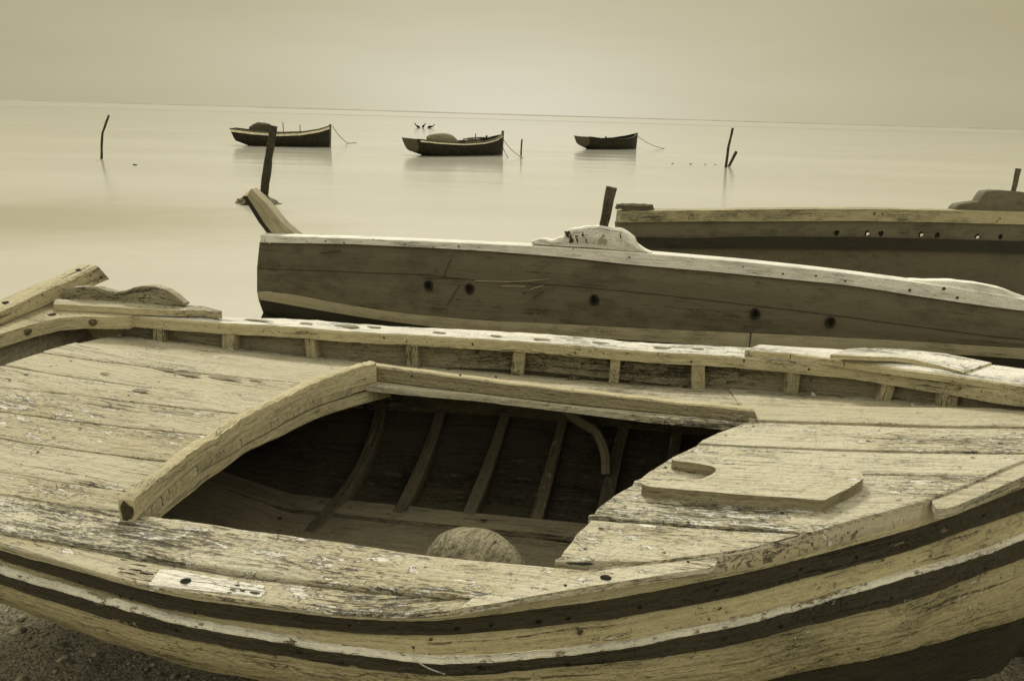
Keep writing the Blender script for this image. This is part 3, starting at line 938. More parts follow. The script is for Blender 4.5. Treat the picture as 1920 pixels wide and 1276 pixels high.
def loft(mb, secs, caps=True, mat=0, mats=None, uvs=1.0):
    """secs: [n, m, 3] closed sections along a run; mats: material per section side"""
    S_ = np.asarray(secs, float); n, m = S_.shape[:2]
    cl = np.concatenate([S_, S_[:, :1]], 1)
    s = arclen(S_.mean(1)); per = arclen(cl[n // 2])
    UV = np.stack(np.meshgrid(s, per, indexing='ij'), -1) * uvs
    for j in range(m):
        mb.grid(cl[:, j:j + 2], UV[:, j:j + 2], mat if mats is None else mats[j])
    if caps:
        mb.add(S_[0], S_[0][:, :2], [list(range(m))[::-1]], mat); mb.add(S_[-1], S_[-1][:, :2], [list(range(m))], mat)


mb = MB()
i0, i1 = 4, 84
secs = []
for i in range(i0, i1):
    p = hl2[i]; a = aft[i]; z0 = hz[i] + 0.0035; zt = hz[i] + ht[i] + 0.0016 * math.sin(i * 1.3) + 0.001 * math.sin(i * 2.9)
    w = 0.034
    def q(d, z): return [p[0] + a[0] * d, p[1] + a[1] * d, z]
    secs.append([q(0.0, z0), q(0.0, zt - 0.008), q(0.002, zt - 0.003), q(0.008, zt), q(w - 0.008, zt), q(w - 0.002, zt - 0.003), q(w, zt - 0.009), q(w, z0 - 0.006)])
loft(mb, secs)
pe = hl2[i0]; ae = aft[i0]
mb.disc([pe[0] + ae[0] * 0.017 - _tt[i0, 0] * 0.0015, pe[1] + ae[1] * 0.017 - _tt[i0, 1] * 0.0015, hz[i0] + ht[i0] * 0.45], (-_tt[i0, 0], -_tt[i0, 1], 0), 0.0135, 2, 14, ht[i0] * 0.42, (1, 0, 0), j=1.2)
b1(mb, 'hatch_coaming', [M['rail'], M['hole'], M['tar_or_shade']], weld=1e-5)
mb = MB()
secs = []
for i in range(0, 90):
    p = hl2[i]; a = aft[i]; z1 = hz[i] - 0.0225; zb = min(hz[i] - hb[i], z1 - 0.02)
    def q(d, z): return [p[0] + a[0] * d, p[1] + a[1] * d, z]
    secs.append([q(0.002, z1), q(0.05, z1), q(0.05, zb), q(0.008, zb), q(0.002, zb + 0.005)])
loft(mb, secs)
b1(mb, 'deck_beam', [M['rail']], weld=1e-5)

# ---- coaming along the far side of the hatch
mb = MB()
fb = F1.many([(676, 712), (933, 744), (1240, 777), (1424, 797)], z_deck)
fb = resample(fb, 50)
ftz = wallz([(680, 684), (933, 717), (1240, 753), (1408, 769)], fb[:, :2])
sfb = arclen(fb[:, :2])
secs = []
for i in range(50):
    x, y = fb[i, 0], fb[i, 1] + 0.006
    z0 = float(z_deck(x, y)) + 0.005; zt = float(np.interp(sfb[i], ftz[:, 0], ftz[:, 1])) + 0.001 * math.sin(i * 0.9)
    dx = 0.016 if i == 49 else 0
    secs.append([[x, y, z0], [x - dx, y, zt - 0.004], [x - dx, y + 0.004, zt], [x - dx, y + 0.027, zt], [x - dx, y + 0.031, zt - 0.004], [x, y + 0.031, z0 - 0.008]])
loft(mb, np.array(secs)[:, ::-1], mats=[0, 0, 0, 0, 2, 0])
for px, py in ((863, 703), (930, 706), (772, 705)):
    r_ = F1.wall(px, py, fb[:, :2] + np.array([0, 0.004]))
    if r_: mb.disc(r_[1], (0, -1, 0), 0.0035, 1, 8)
b1(mb, 'hatch_coaming', [M['rail'], M['hole'], M['weathered']], weld=1e-5)

# ---- near side of the hull, from the cap down
def curve(px, delta):
    poly = NEAR + NIN * delta
    sp = arclen(poly)
    out = []
    for a, b_ in px:
        r_ = F1.wall(a, b_, poly)
        if r_:
            out.append((np.interp(r_[0], sp, ns_), r_[1][2] - z_near(r_[1][0], 0)))
    out = np.array(sorted(out))
    dz = np.interp(ns_, out[:, 0], out[:, 1])
    k = np.ones(31) / 31
    dz = np.convolve(np.pad(dz, 15, mode='edge'), k, mode='valid')
    z = z_near(NEAR[:, 0], 0) + dz
    xy = NEAR + NIN * (delta if np.ndim(delta) == 0 else np.asarray(delta)[:, None])
    return np.column_stack([xy, z])


A2px = [(0, 1032), (177, 1078), (300, 1112), (433, 1133), (640, 1157), (767, 1161), (873, 1156), (1050, 1138), (1279, 1098), (1413, 1068), (1580, 1028), (1747, 978), (1919, 914)]
Bpx = [(0, 1047), (200, 1108), (400, 1157), (640, 1182), (840, 1185), (1073, 1172), (1279, 1137), (1447, 1098), (1613, 1057), (1780, 1003), (1919, 960)]
Dpx = [(0, 1072), (125, 1107), (225, 1137), (325, 1162), (400, 1180), (533, 1203), (640, 1220), (773, 1233), (907, 1238), (1040, 1230), (1173, 1212), (1279, 1192), (1380, 1167), (1547, 1127), (1713, 1072), (1847, 1037), (1919, 1010)]
Epx = [(0, 1095), (100, 1127), (200, 1160), (300, 1187), (475, 1220), (640, 1245), (807, 1263), (973, 1260), (1140, 1243), (1279, 1228), (1447, 1188), (1613, 1150), (1780, 1097), (1919, 1050)]
Fpx = [(0, 1130), (100, 1167), (200, 1202), (300, 1235), (475, 1272), (640, 1298), (820, 1316), (1000, 1322), (1200, 1310), (1440, 1275), (1590, 1242), (1690, 1222), (1815, 1190), (1919, 1160)]
cA = np.column_stack([NEAR, z_near(NEAR[:, 0], 0) - 0.007])
cA2 = curve(A2px, 0.0); cB = curve(Bpx, 0.010); cD = curve(Dpx, -0.006); cE = curve(Epx, -0.004)
xn = NEAR[:, 0]
dF = 0.055
cF = curve(Fpx, dF)
for c_, sd, am in ((cA2, 1, 0.7), (cB, 2, 1.0), (cD, 3, 1.5), (cE, 4, 1.3), (cF, 5, 1.8)):      # brush-wide wander of the painted edges
    Q = np.stack([ns_ + sd * 7, ns_ * 0, ns_ * 0 + sd], 1)
    c_[:, 2] += am * (0.0010 * wob(Q, 22) + 0.0007 * wob(Q + 3, 65) + 0.0006 * wob(Q + 9, 140))


def shift(c, d, dz=0.0):
    r_ = c.copy(); r_[:, :2] += NIN * (np.asarray(d)[:, None] if np.ndim(d) else d); r_[:, 2] += dz
    return r_


def strip(mb, curves, mat=0, rip=0.0008, sub=3):
    rows = []
    for a, b_ in zip(curves[:-1], curves[1:]):
        for k in range(sub):
            rows.append(a + (b_ - a) * k / sub)
    rows.append(curves[-1])
    G = np.stack(rows, 1)
    G = G + (rip * wob(G, 16))[..., None] * np.concatenate([-NIN, NIN[:, :1] * 0], 1)[:, None, :]
    v_ = np.concatenate([[0], np.cumsum(np.linalg.norm(np.diff(G[240], axis=0), axis=1))])
    UV = np.stack(np.meshgrid(ns_, v_, indexing='ij'), -1)
    mb.grid(G, UV, mat, flip=True)


def wall_spot(mb, px, py, delta, r_, ry, mat, poly=None, out=None, lift=0.0016, ax=(0, 0, 1)):
    poly = (NEAR + NIN * (delta - lift)) if poly is None else poly
    q = F1.wall(px, py, poly)
    if q is None: return
    i = min(range(len(NEAR)), key=lambda k: abs(NEAR[k, 0] - q[1][0]))
    n = -NIN[i] if out is None else out
    mb.disc(q[1], (n[0], n[1], 0.0), r_ * 0.62, mat, 12, ry * 0.62, ax)


mb = MB()
strip(mb, [cA, shift(cA2, 0.0), shift(cA2, 0.004, -0.0005)], 0)
b1(mb, 'cap_rail', [M['rail']])
mb = MB()
strip(mb, [shift(cA2, 0.003, -0.0022), shift(cB, -0.001), shift(cB, 0.006, -0.001)], 0)
strip(mb, [shift(cA2, 0.010, 0.002), shift(cA2, 0.003, -0.0022)], 1, sub=1)
for px, py, a_, c_ in ((150, 1092, 5, 3), (225, 1117, 7, 3), (245, 1122, 6, 4), (365, 1148, 7, 4), (655, 1172, 4, 6), (793, 1177, 3, 4), (857, 1178, 6, 10), (921, 1172, 5, 8), (1010, 1165, 7, 12), (1066, 1159, 6, 9), (1200, 1138, 5, 9), (1345, 1106, 4, 7), (1392, 1093, 4, 5), (1502, 1066, 6, 8), (1607, 1044, 7, 8), (1700, 1012, 4, 6), (1845, 966, 6, 8), (1905, 945, 4, 7)):
    wall_spot(mb, px, py, 0.006, a_ / 1050, c_ / 1150, 1)
b1(mb, 'wale', [M['wale'], M['hole']])
mb = MB()
strip(mb, [shift(cB, 0.006, 0.004), shift(cB, 0.005, -0.002), shift(cD, 0.012, 0.004)], 0)
for px, py, a_, c_ in ((808, 1198, 5, 7), (775, 1213, 6, 4), (1350, 1140, 4, 10), (1330, 1160, 7, 3), (1655, 1050, 4, 9), (1745, 1042, 4, 8), (1715, 1052, 3, 5), (1690, 1070, 6, 4), (1780, 1023, 3, 4), (1855, 996, 4, 6), (200, 1119, 9, 3), (395, 1168, 9, 3), (560, 1198, 10, 3), (1088, 1185, 9, 11)):
    wall_spot(mb, px, py, 0.008, a_ / 1050, c_ / 1150, 1, ax=(-0.5, 0, 0.8))
b1(mb, 'upper_strake', [M['strake'], M['tar_or_shade']])
mb = MB()
strip(mb, [shift(cD, 0.013, 0.004), shift(cD, 0.004, 0.002), shift(cD, 0.0005, -0.001), shift(cD, 0.000, -0.004)], 1, rip=0.0016, sub=3)
strip(mb, [shift(cD, 0.000, -0.004), cE, shift(cE, 0.010, -0.001)], 0)
for px, py, a_, c_ in ((900, 1250, 6, 9), (1065, 1245, 6, 8), (1465, 1174, 7, 10), (1672, 1120, 5, 7), (1850, 1064, 5, 7), (330, 1181, 4, 6), (560, 1223, 4, 6)):
    wall_spot(mb, px, py, -0.006, a_ / 1050, c_ / 1150, 2)
b1(mb, 'rub_rail', [M['wale'], M['ledge'], M['hole']])
mb = MB()
cM = (shift(cE, 0.014) * 0.5 + cF * 0.5); cM = shift(cM, -0.014)
strip(mb, [shift(cE, 0.010, 0.003), shift(cE, 0.011, -0.004), cM, cF, shift(cF, 0.012, -0.012)], 0)
for px, py, a_, c_ in ((1862, 1087, 4, 7), (1890, 1073, 3, 9), (1700, 1163, 3, 5), (1660, 1197, 3, 14), (1610, 1216, 4, 8), (1540, 1236, 3, 13), (1490, 1252, 3, 7), (1570, 1226, 3, 10)):
    wall_spot(mb, px, py, 0.030, a_ / 1050, c_ / 1050, 1, ax=(0, 0, 1))
b1(mb, 'lower_strake', [M['strake'], M['hole']])
# bottom planking, down to the keel
yk = np.interp(xn, [-1.6, -0.6, 0.4, 1.2, 1.7], [-0.12, -0.13, -0.08, 0.15, 0.23])
zk = np.interp(xn, [-1.6, -1.0, -0.45, 0.1, 0.9, 1.35, 1.61], [0.93, 0.85, 0.71, 0.60, 0.59, 0.60, 0.85])
kee = np.column_stack([xn, yk, zk])
dG = np.interp(xn, [-1.6, -0.5, 0.2, 0.6, 1.2, 1.6], [0.30, 0.28, 0.16, 0.06, 0.03, 0.01])
cG = shift(cF, dG)
cG[:, 1] = np.minimum(cG[:, 1], yk - 0.03)
cG[:, 2] = np.interp(xn, [-1.6, -1.0, -0.4, 0.2, 0.8, 1.7], [0, 0, 0, 0, 0, 0]) + cF[:, 2] + (zk - cF[:, 2]) * np.interp(xn, [-1.6, -0.5, 0.2, 0.6, 1.6], [0.36, 0.42, 0.62, 0.90, 0.95])
mb = MB()
strip(mb, [shift(cF, 0.011, 0.002), cG, kee], 0, sub=6)
# far side outside
yf_ = yFI(xn) + 0.05
zb_o = np.maximum(zk + 0.05, 0.79)
prof = [(yFO(xn) - 0.004, 0.0), (yf_ + 0.035, 0.165), (yf_ + 0.0, 0.44), (yf_ - 0.075, 0.68), (yf_ - 0.19, 0.85), (np.maximum(yf_ - 0.36, yk + 0.05), 0.95)]
rows_f = [kee] + [np.column_stack([xn, np.maximum(yy, yk + 0.03), (z_rail(xn, 0) - 0.045) * (ww == 0) + (1.185 + (zb_o - 1.185) * ww - 0.04) * (ww > 0)]) for yy, ww in prof[::-1]]
G = np.stack(rows_f, 1)
G[:, 1:-1] = np.where(G[:, 1:-1, 2:3] < kee[:, None, 2:3] + 0.01, G[:, 1:-1] * [1, 1, 0] + np.array([0, 0, 1]) * (kee[:, None, 2:3] + 0.01), G[:, 1:-1])
UVf = np.stack(np.meshgrid(ns_, [0, 0.2, 0.4, 0.55, 0.7, 0.85, 0.95], indexing='ij'), -1)
mb.grid(G[:, :5], UVf[:, :5], 0, flip=True)
mb.grid(G[:, 4:], UVf[:, 4:], 1, flip=True)
b1(mb, 'bottom_planking', [M['bottom'], M['strake']])
mb = MB()
mb.sweep(np.column_stack([xn, yk, zk - 0.02]), rrect(0.05, 0.07, 0.008))
b1(mb, 'keel', [M['bottom']])

# ---- far bulwark: plank, posts, rail
mb = MB()
xs = np.linspace(XT, 1.42, 290)
rows = []
for w in (0, 0.08, 0.3, 0.6, 1.0):
    y = yFI(xs) + 0.055 - 0.004 * w
    z = (z_deck(xs, y) - 0.01) * (1 - w) + (z_rail(xs, y) - 0.030) * w
    rows.append(np.stack([xs, y, z], 1))
G = np.stack(rows, 1)
gaps = [F1.at(431, 656, z_deck)[0], F1.at(1525, 742, z_deck)[0], F1.at(1711, 764, z_deck)[0]]
mb.grid(G, None, 0)
b1(mb, 'bulwark', [M['bulwark']])
for px, py in ((431, 656), (1525, 741), (1711, 763)):      # light through gaps at the foot of three posts, painted as pale slivers
    p = F1.at(px, py, lambda x, y: z_deck(x, y) + 0.004)
    mb = MB()
    mb.prism([[p[0] - 0.004, p[1], p[2] + 0.012], [p[0] + 0.010, p[1], p[2] - 0.001], [p[0] + 0.002, p[1] + 0.004, p[2] - 0.003], [p[0] - 0.006, p[1] + 0.004, p[2] + 0.002]], 0.003, down=(0, 1, 0))
    b1(mb, 'painted_light_gap', [M['worn']])
posts = [233, 398, 577, 778, 969, 1150, 1311, 1495, 1682, 1824]
basey = [655, 661, 672, 687, 704, 719, 733, 750, 769, 794]
for k, (px, py) in enumerate(zip(posts, basey)):
    p = F1.at(px, py, z_deck); x = p[0]
    y0 = float(yFI(x)) + 0.004; z0 = float(z_deck(x, y0)) - 0.004; z1 = float(z_rail(x, 0)) - 0.034
    w = 0.040 + 0.006 * math.sin(k * 2.2)
    mb = MB()
    lean = 0.008 * math.sin(k * 1.7 + 0.6)
    mb.sweep([[x, y0 + 0.027, z0], [x + lean * 0.5, y0 + 0.027, (z0 + z1) / 2], [x + lean, y0 + 0.027, z1]], rrect(w, 0.052, 0.004), up=(0, 1, 0))
    b1(mb, 'bulwark_post', [M['post_paint']])

mb = MB()
xs = np.linspace(-1.50, 1.50, 260)


def railsec(xs, yi, yo, zt, th, b_=0.005):
    q = lambda y, z: np.stack([xs, y, z], 1)
    return np.stack([q(yi, zt - th), q(yi - 0.001, zt - b_), q(yi + b_ * 0.8, zt), q(yo - b_, zt), q(yo, zt - b_), q(yo, zt - th)], 1)


Q = np.stack([xs, xs * 0, xs * 0], 1)
zt = z_rail(xs, 0) + 0.0015 * wob(Q, 12) + 0.0012 * wob(Q + 9, 55)
S_ = railsec(xs, yFI(xs) + 0.002 * wob(Q, 20) + 0.0012 * wob(Q, 75), np.maximum(yFO(xs) + 0.001 * wob(Q + 4, 20), yFI(xs) + 0.02), zt, 0.038)
loft(mb, S_, mats=[0, 0, 1, 0, 0, 0])
facepoly = FIx - np.array([0, 0.0018])
for px, py, a_, c_ in ((720, 633, 5, 8), (762, 640, 3, 11), (800, 641, 3, 4), (886, 645, 6, 9), (1033, 656, 4, 6), (1078, 661, 5, 8), (1132, 662, 4, 5), (1176, 662, 6, 4), (1296, 678, 5, 9), (1395, 676, 5, 10), (1517, 692, 6, 8), (1566, 690, 3, 3), (1800, 728, 5, 8), (1840, 733, 3, 5), (1887, 742, 3, 6), (385, 612, 5, 4), (410, 613, 5, 4), (494, 620, 2, 6), (523, 622, 4, 5), (570, 626, 3, 3), (640, 632, 3, 2), (1775, 724, 3, 5), (1470, 686, 4, 3)):
    wall_spot(mb, px, py, 0, a_ / 1050, c_ / 1100, 2, poly=facepoly, out=(0, -1), ax=(1, 0, 0.2))
for px, py, a_, c_ in ((570, 607, 0.035, 0.014), (650, 612, 0.05, 0.016), (700, 614, 0.03, 0.012), (820, 624, 0.03, 0.012), (1015, 637, 0.03, 0.012), (1125, 643, 0.03, 0.010), (1240, 652, 0.03, 0.012), (1310, 655, 0.022, 0.012), (480, 601, 0.06, 0.010), (930, 630, 0.02, 0.010)):
    p = F1.at(px, py, z_rail)
    mb.disc(p + np.array([0, 0, 0.0022]), (0, 0, 1), a_, 3, 16, c_)
b1(mb, 'gunwale_rail', [M['rail'], M['worn'], M['tar_or_shade'], M['floor']], weld=1e-5)

# layered cap pieces on the far rail
mb = MB()
zA = lambda x, y: z_rail(x, y) + 0.022
pa = F1.many([(1397, 656), (1481, 662), (1545, 670), (1590, 677), (1680, 690), (1747, 699), (1850, 713), (1925, 724)], zA)
pb = F1.many([(1426, 645), (1485, 649), (1564, 653), (1640, 659), (1720, 668), (1800, 676), (1870, 683), (1925, 690)], zA)
pa = np.vstack([pa, pa[-1] + [0.12, -0.10, 0.012]]); pb = np.vstack([pb, pb[-1] + [0.12, -0.13, 0.012]])
pa = resample(pa, 60); pb = resample(pb, 60); pb[:, 1] = np.maximum(pb[:, 1], pa[:, 1] + 0.02)
d = np.array([0, 0, 0.022]); e = np.array([0, 0, 0.004]); g = (pb - pa) * 0.05
S_ = np.stack([pa - d, pa - e, pa + g, pb - g, pb - e, pb - d], 1)
loft(mb, S_, mats=[0, 0, 1, 0, 0, 0])
for px, py, hgt in ((1482, 668, 0.02), (1583, 682, 0.02)):
    q = F1.wall(px, py, pa[:, :2] - np.array([0, 0.0015]))
    if q: mb.disc(q[1], (0.1, -1, 0), 0.0012, 2, 8, 0.011, (1, 0, 0))
b1(mb, 'rail_cap', [M['rail'], M['worn'], M['hole']], weld=1e-5)
mb = MB()
zB = lambda x, y: z_rail(x, y) + 0.040 - 0.012 * np.clip((np.asarray(x) - 0.95) / 0.25, 0, 1) + 0.010 * np.exp(-((np.asarray(x) - 0.98) / 0.12) ** 2)
fr = F1.many([(1557, 664), (1600, 666), (1640, 668), (1680, 669), (1712, 673), (1759, 684), (1807, 697)], zB)
bk = F1.many([(1590, 653), (1620, 651), (1660, 651), (1690, 653), (1716, 656), (1777, 662), (1860, 679)], zB)
fr = resample(fr, 30); bk = resample(bk, 30)
d = np.array([0, 0, 0.014]); e = np.array([0, 0, 0.002]); g = (bk - fr) * 0.03
loft(mb, np.stack([fr - d, fr - e, fr + g, bk - g, bk - e, bk - d], 1), mats=[0, 0, 1, 0, 0, 0])
p = F1.at(1722, 664, zB); mb.disc(p + np.array([0, 0, 0.001]), (0, 0, 1), 0.018, 2, 14, 0.006, (1, 0.7, 0))
b1(mb, 'rail_block', [M['rail'], M['worn'], M['tar_or_shade']], weld=1e-5)

# rounded pads on the near rail
mb = MB()
zq = lambda x, y: z_near(x, y) * 0.6 + z_deck(x, y) * 0.4 + 0.011
mb.prism(F1.many([(862, 1139), (930, 1130), (1007, 1115), (1107, 1098), (1180, 1087), (1255, 1075), (1325, 1065), (1341, 1060), (1345, 1050), (1339, 1039), (1325, 1040), (1255, 1050), (1170, 1062), (1100, 1074), (1000, 1096), (885, 1121)], zq)[::-1], 0.013)
mb.disc(F1.at(1136, 1082, lambda x, y: zq(x, y) + 0.0012), (0, 0, 1), 0.0105, 1, 20, 0.009, j=0.2)
for px, py in ((1060, 1096), (1290, 1052)): mb.disc(F1.at(px, py, lambda x, y: zq(x, y) + 0.0012), (0, 0, 1), 0.003, 1, 8)
b1(mb, 'rail_pad', [M['deck_worn'], M['hole']], bevel=0.005)
mb = MB()
zq2 = lambda x, y: z_near(x, y) + 0.030
pl2 = F1.many([(1749, 944), (1756, 953), (1773, 953), (1797, 946), (1850, 923), (1919, 892), (1960, 872), (1960, 838), (1913, 860), (1847, 888), (1790, 909), (1756, 925), (1747, 935)], zq2)
mb.prism(pl2[::-1], 0.022)
b1(mb, 'rail_pad', [M['deck']], bevel=0.006)

# ---- stern: transom, quarter knee, top timber, scrolled side board
mb = MB()
zk_ = lambda x, y: z_rail(x, y) + 0.0022
kp = [(-150, 684), (-60, 644), (0, 626), (63, 607), (110, 596), (157, 593), (204, 594), (240, 594), (256, 588), (246, 584), (200, 579), (157, 573), (118, 567), (60, 588), (0, 612), (-150, 668)]
K_ = F1.many(kp, zk_)
mb.prism(K_[::-1], 0.040)
for px, py in ((96, 589),): mb.disc(F1.at(px, py, lambda x, y: zk_(x, y) + 0.001), (0, 0, 1), 0.014, 1, 16)
knee = b1(mb, 'quarter_knee', [M['rail'], M['hole']], bevel=0.006)
for (px, py) in ((49, 622), (174, 604)):
    mb = MB()
    p = F1.at(px, py, lambda x, y: z_rail(x, y) - 0.016)
    n = np.array([0.35, -0.9, 0.05]) if px < 100 else np.array([0.05, -1, 0.05]); n /= np.linalg.norm(n)
    mb.sweep([p - n * 0.02, p + n * 0.004, p + n * 0.008, p + n * 0.010], circ(0.011, 14, 0.05), up=(0, 0, 1), taper=[1, 1, 0.8, 0.35])
    b1(mb, 'bolt', [M['iron']], parent=knee)

mb = MB()
ka, kb = K_[14], K_[12]
kd = (kb - ka)[:2] / abs((kb - ka)[1])
tw = np.array([ka[:2] - kd * 1.2 - [0.004, 0], ka[:2] - [0.004, 0], kb[:2] - [0.004, 0], kb[:2] + kd * 0.9 - [0.004, 0]])
ft = [(-140, 654), (-60, 612), (0, 583), (47, 560), (102, 534), (128, 525), (183, 498)]
fbm = [(-140, 674), (-60, 634), (0, 609), (47, 588), (102, 565), (128, 556), (205, 523)]
top_, bot_ = [], []
for (a, b_), (c_, d_) in zip(ft, fbm):
    top_.append(F1.wall(a, b_, tw)[1]); bot_.append(F1.wall(c_, d_, tw)[1])
top_ = resample(np.array(top_), 30); bot_ = resample(np.array(bot_), 30)
bk = np.array([-0.06, -0.01, 0.004])
e = (top_ - bot_) * 0.10; c2 = np.array([-0.006, 0, 0])
loft(mb, np.stack([bot_, top_ - e, top_ + c2, top_ + bk - c2, top_ + bk - e, bot_ + bk], 1)[:, ::-1])
for a, b_ in ((146, 512), (8, 566)):
    q = F1.wall(a, b_, tw + np.array([-0.03, 0]))
    mb.disc(np.array([q[1][0], q[1][1], float(np.interp(q[1][1], top_[:, 1], top_[:, 2])) + 0.0035]), (0, -0.25, 1), 0.012, 1, 12)
for a, b_, r_ in ((80, 553, 3), (55, 565, 2), (170, 516, 2.5), (160, 513, 2), (190, 520, 4), (110, 545, 2), (30, 585, 2), (70, 567, 2), (183, 528, 3), (176, 508, 2)):
    q = F1.wall(a, b_, tw + np.array([0.002, 0]))
    mb.disc(q[1], (1, -0.1, 0), r_ / 900, 2, 8)
b1(mb, 'transom_timber', [M['rail'], M['hole'], M['tar_or_shade']], weld=1e-5)

mb = MB()
ty = np.linspace(-0.66, 0.36, 40)
tx = np.interp(ty, [-0.66, -0.18, 0.09, 0.36], [-1.415, -1.421, -1.436, -1.42]) - 0.004
tx1 = np.interp(ty, tw[:, 1], tw[:, 0]) - 0.002
G0 = np.stack([tx, ty, np.interp(ty, [-0.66, -0.13, 0.36], [1.05, 0.88, 1.08])], 1); G1 = np.stack([tx1, ty, np.maximum(1.33, np.interp(ty, bot_[:, 1], bot_[:, 2]) - 0.003)], 1)
thick = np.array([0.055, 0, 0])
loft(mb, np.stack([G0, G1, G1 - thick, G0 - thick], 1)[:, ::-1])
b1(mb, 'transom', [M['bulwark']], weld=1e-5)

mb = MB()
wpoly = FOx - np.array([0, 0.022]); wpoly = np.vstack([[-1.75, 0.27], wpoly])
wt = [(118, 546), (135, 539), (155, 538), (180, 539), (200, 545), (215, 548), (232, 546), (250, 539), (270, 536), (290, 537), (310, 543), (328, 554), (345, 569)]
wb = [(125, 562), (140, 563), (160, 563.5), (180, 564.5), (200, 565.5), (215, 566), (232, 567), (250, 568), (270, 569), (290, 570), (310, 571), (328, 572), (346, 573)]
T_ = resample(np.array([F1.wall(*p, wpoly)[1] for p in wt]), 50); B_ = np.array([F1.wall(*p, wpoly)[1] for p in wb])
B_ = np.stack([np.interp(T_[:, 0], B_[:, 0], B_[:, k]) for k in range(3)], 1); B_[:, 0] = T_[:, 0]; B_[:, 1] = T_[:, 1]
th = np.array([0, 0.034, 0.0]); e = np.array([0, 0, 0.004])
loft(mb, np.stack([B_, T_ - e, T_ + [0, 0.004, 0], T_ + th - [0, 0.004, 0], T_ + th - e, B_ + th], 1), mats=[0, 0, 1, 0, 0, 0])
b1(mb, 'scrolled_board', [M['bulwark'], M['deck']], weld=1e-5)
mb = MB()
zb_ = lambda x, y: z_rail(x, y) + 0.026
fr = resample(F1.many([(100, 569), (167, 572), (260, 578), (330, 581), (372, 581), (415, 585)], zb_), 40)
bk = resample(F1.many([(105, 560), (167, 562), (260, 566), (330, 570), (380, 573), (416, 583)], zb_), 40)
bk[:, 1] = np.maximum(bk[:, 1], fr[:, 1] + 0.012)
d = np.array([0, 0, 0.022]); e = np.array([0, 0, 0.002])
loft(mb, np.stack([fr - d, fr - e, fr + (bk - fr) * 0.05, bk - (bk - fr) * 0.05, bk - e, bk - d], 1), mats=[0, 0, 1, 0, 0, 0])
b1(mb, 'rail_cap', [M['rail'], M['deck']], weld=1e-5)

# bow stem (just outside the picture)
mb = MB()
mb.sweep([[BOW[0] - 0.06, BOW[1] - 0.01, 0.80], [BOW[0] - 0.01, BOW[1], 1.05], [BOW[0] + 0.01, BOW[1], 1.52]], rrect(0.07, 0.10, 0.01), up=(1, 0, 0))
b1(mb, 'stem', [M['rail']])

# ---- inside the hold
def insec(x, n=24):
    yf = float(yFI(x)) + 0.05
    Y = np.array([yf, yf - 0.010, yf - 0.05, yf - 0.13, yf - 0.25, yf - 0.42, max(yf - 0.60, -0.10)])
    zb = max(float(np.interp(x, xn, zk)) + 0.02, 0.79)
    Z = 1.185 + (zb - 1.185) * np.array([0, 0.165, 0.44, 0.68, 0.85, 0.95, 1.0])
    return smooth(np.stack([Y * 0 + x, Y, Z], 1), n)


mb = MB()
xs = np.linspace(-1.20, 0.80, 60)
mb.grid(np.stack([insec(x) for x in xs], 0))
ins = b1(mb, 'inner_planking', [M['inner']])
for px, py in ((640, 925), (757, 935), (882, 948), (1002, 962), (1127, 962), (1235, 930)):
    x = F1.at(px, py, lambda x, y: 0.85)[0]
    c = insec(x, 22)
    t = np.gradient(c, axis=0); t /= np.linalg.norm(t, axis=1)[:, None]
    up = np.stack([t[:, 0] * 0, t[:, 2], -t[:, 1]], 1); up *= -np.sign(up[:, 1:2] + 1e-9)
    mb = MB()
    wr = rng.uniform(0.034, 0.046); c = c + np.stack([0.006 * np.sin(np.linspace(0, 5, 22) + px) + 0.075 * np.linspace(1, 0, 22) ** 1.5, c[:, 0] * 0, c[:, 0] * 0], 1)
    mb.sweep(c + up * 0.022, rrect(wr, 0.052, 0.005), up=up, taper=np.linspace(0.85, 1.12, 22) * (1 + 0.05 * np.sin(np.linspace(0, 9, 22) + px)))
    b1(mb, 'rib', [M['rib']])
mb = MB()
xs = np.linspace(-1.30, 1.0, 40)
mb.sweep(np.stack([xs, yFI(xs) - 0.03, z_rail(xs, 0) - 0.225], 1), rrect(0.03, 0.075, 0.005))
b1(mb, 'stringer', [M['rib']])
mb = MB()
xk = F1.at(1100, 800, lambda x, y: 1.06)[0]
c = smooth([[xk - 0.09, float(yFI(xk)) - 0.10, 1.13], [xk - 0.03, float(yFI(xk)) - 0.12, 1.09], [xk + 0.03, float(yFI(xk)) - 0.13, 1.06], [xk + 0.065, float(yFI(xk)) - 0.15, 1.00], [xk + 0.075, float(yFI(xk)) - 0.17, 0.93]], 20)
mb.sweep(c, rrect(0.03, 0.035, 0.006), up=(0, 1, 0))
b1(mb, 'knee', [M['floor']])
fl = [(0.215, 0.128, 0.857), (0.106, -0.125, 0.848), (-0.150, -0.250, 0.842), (-0.262, -0.36, 0.846)]
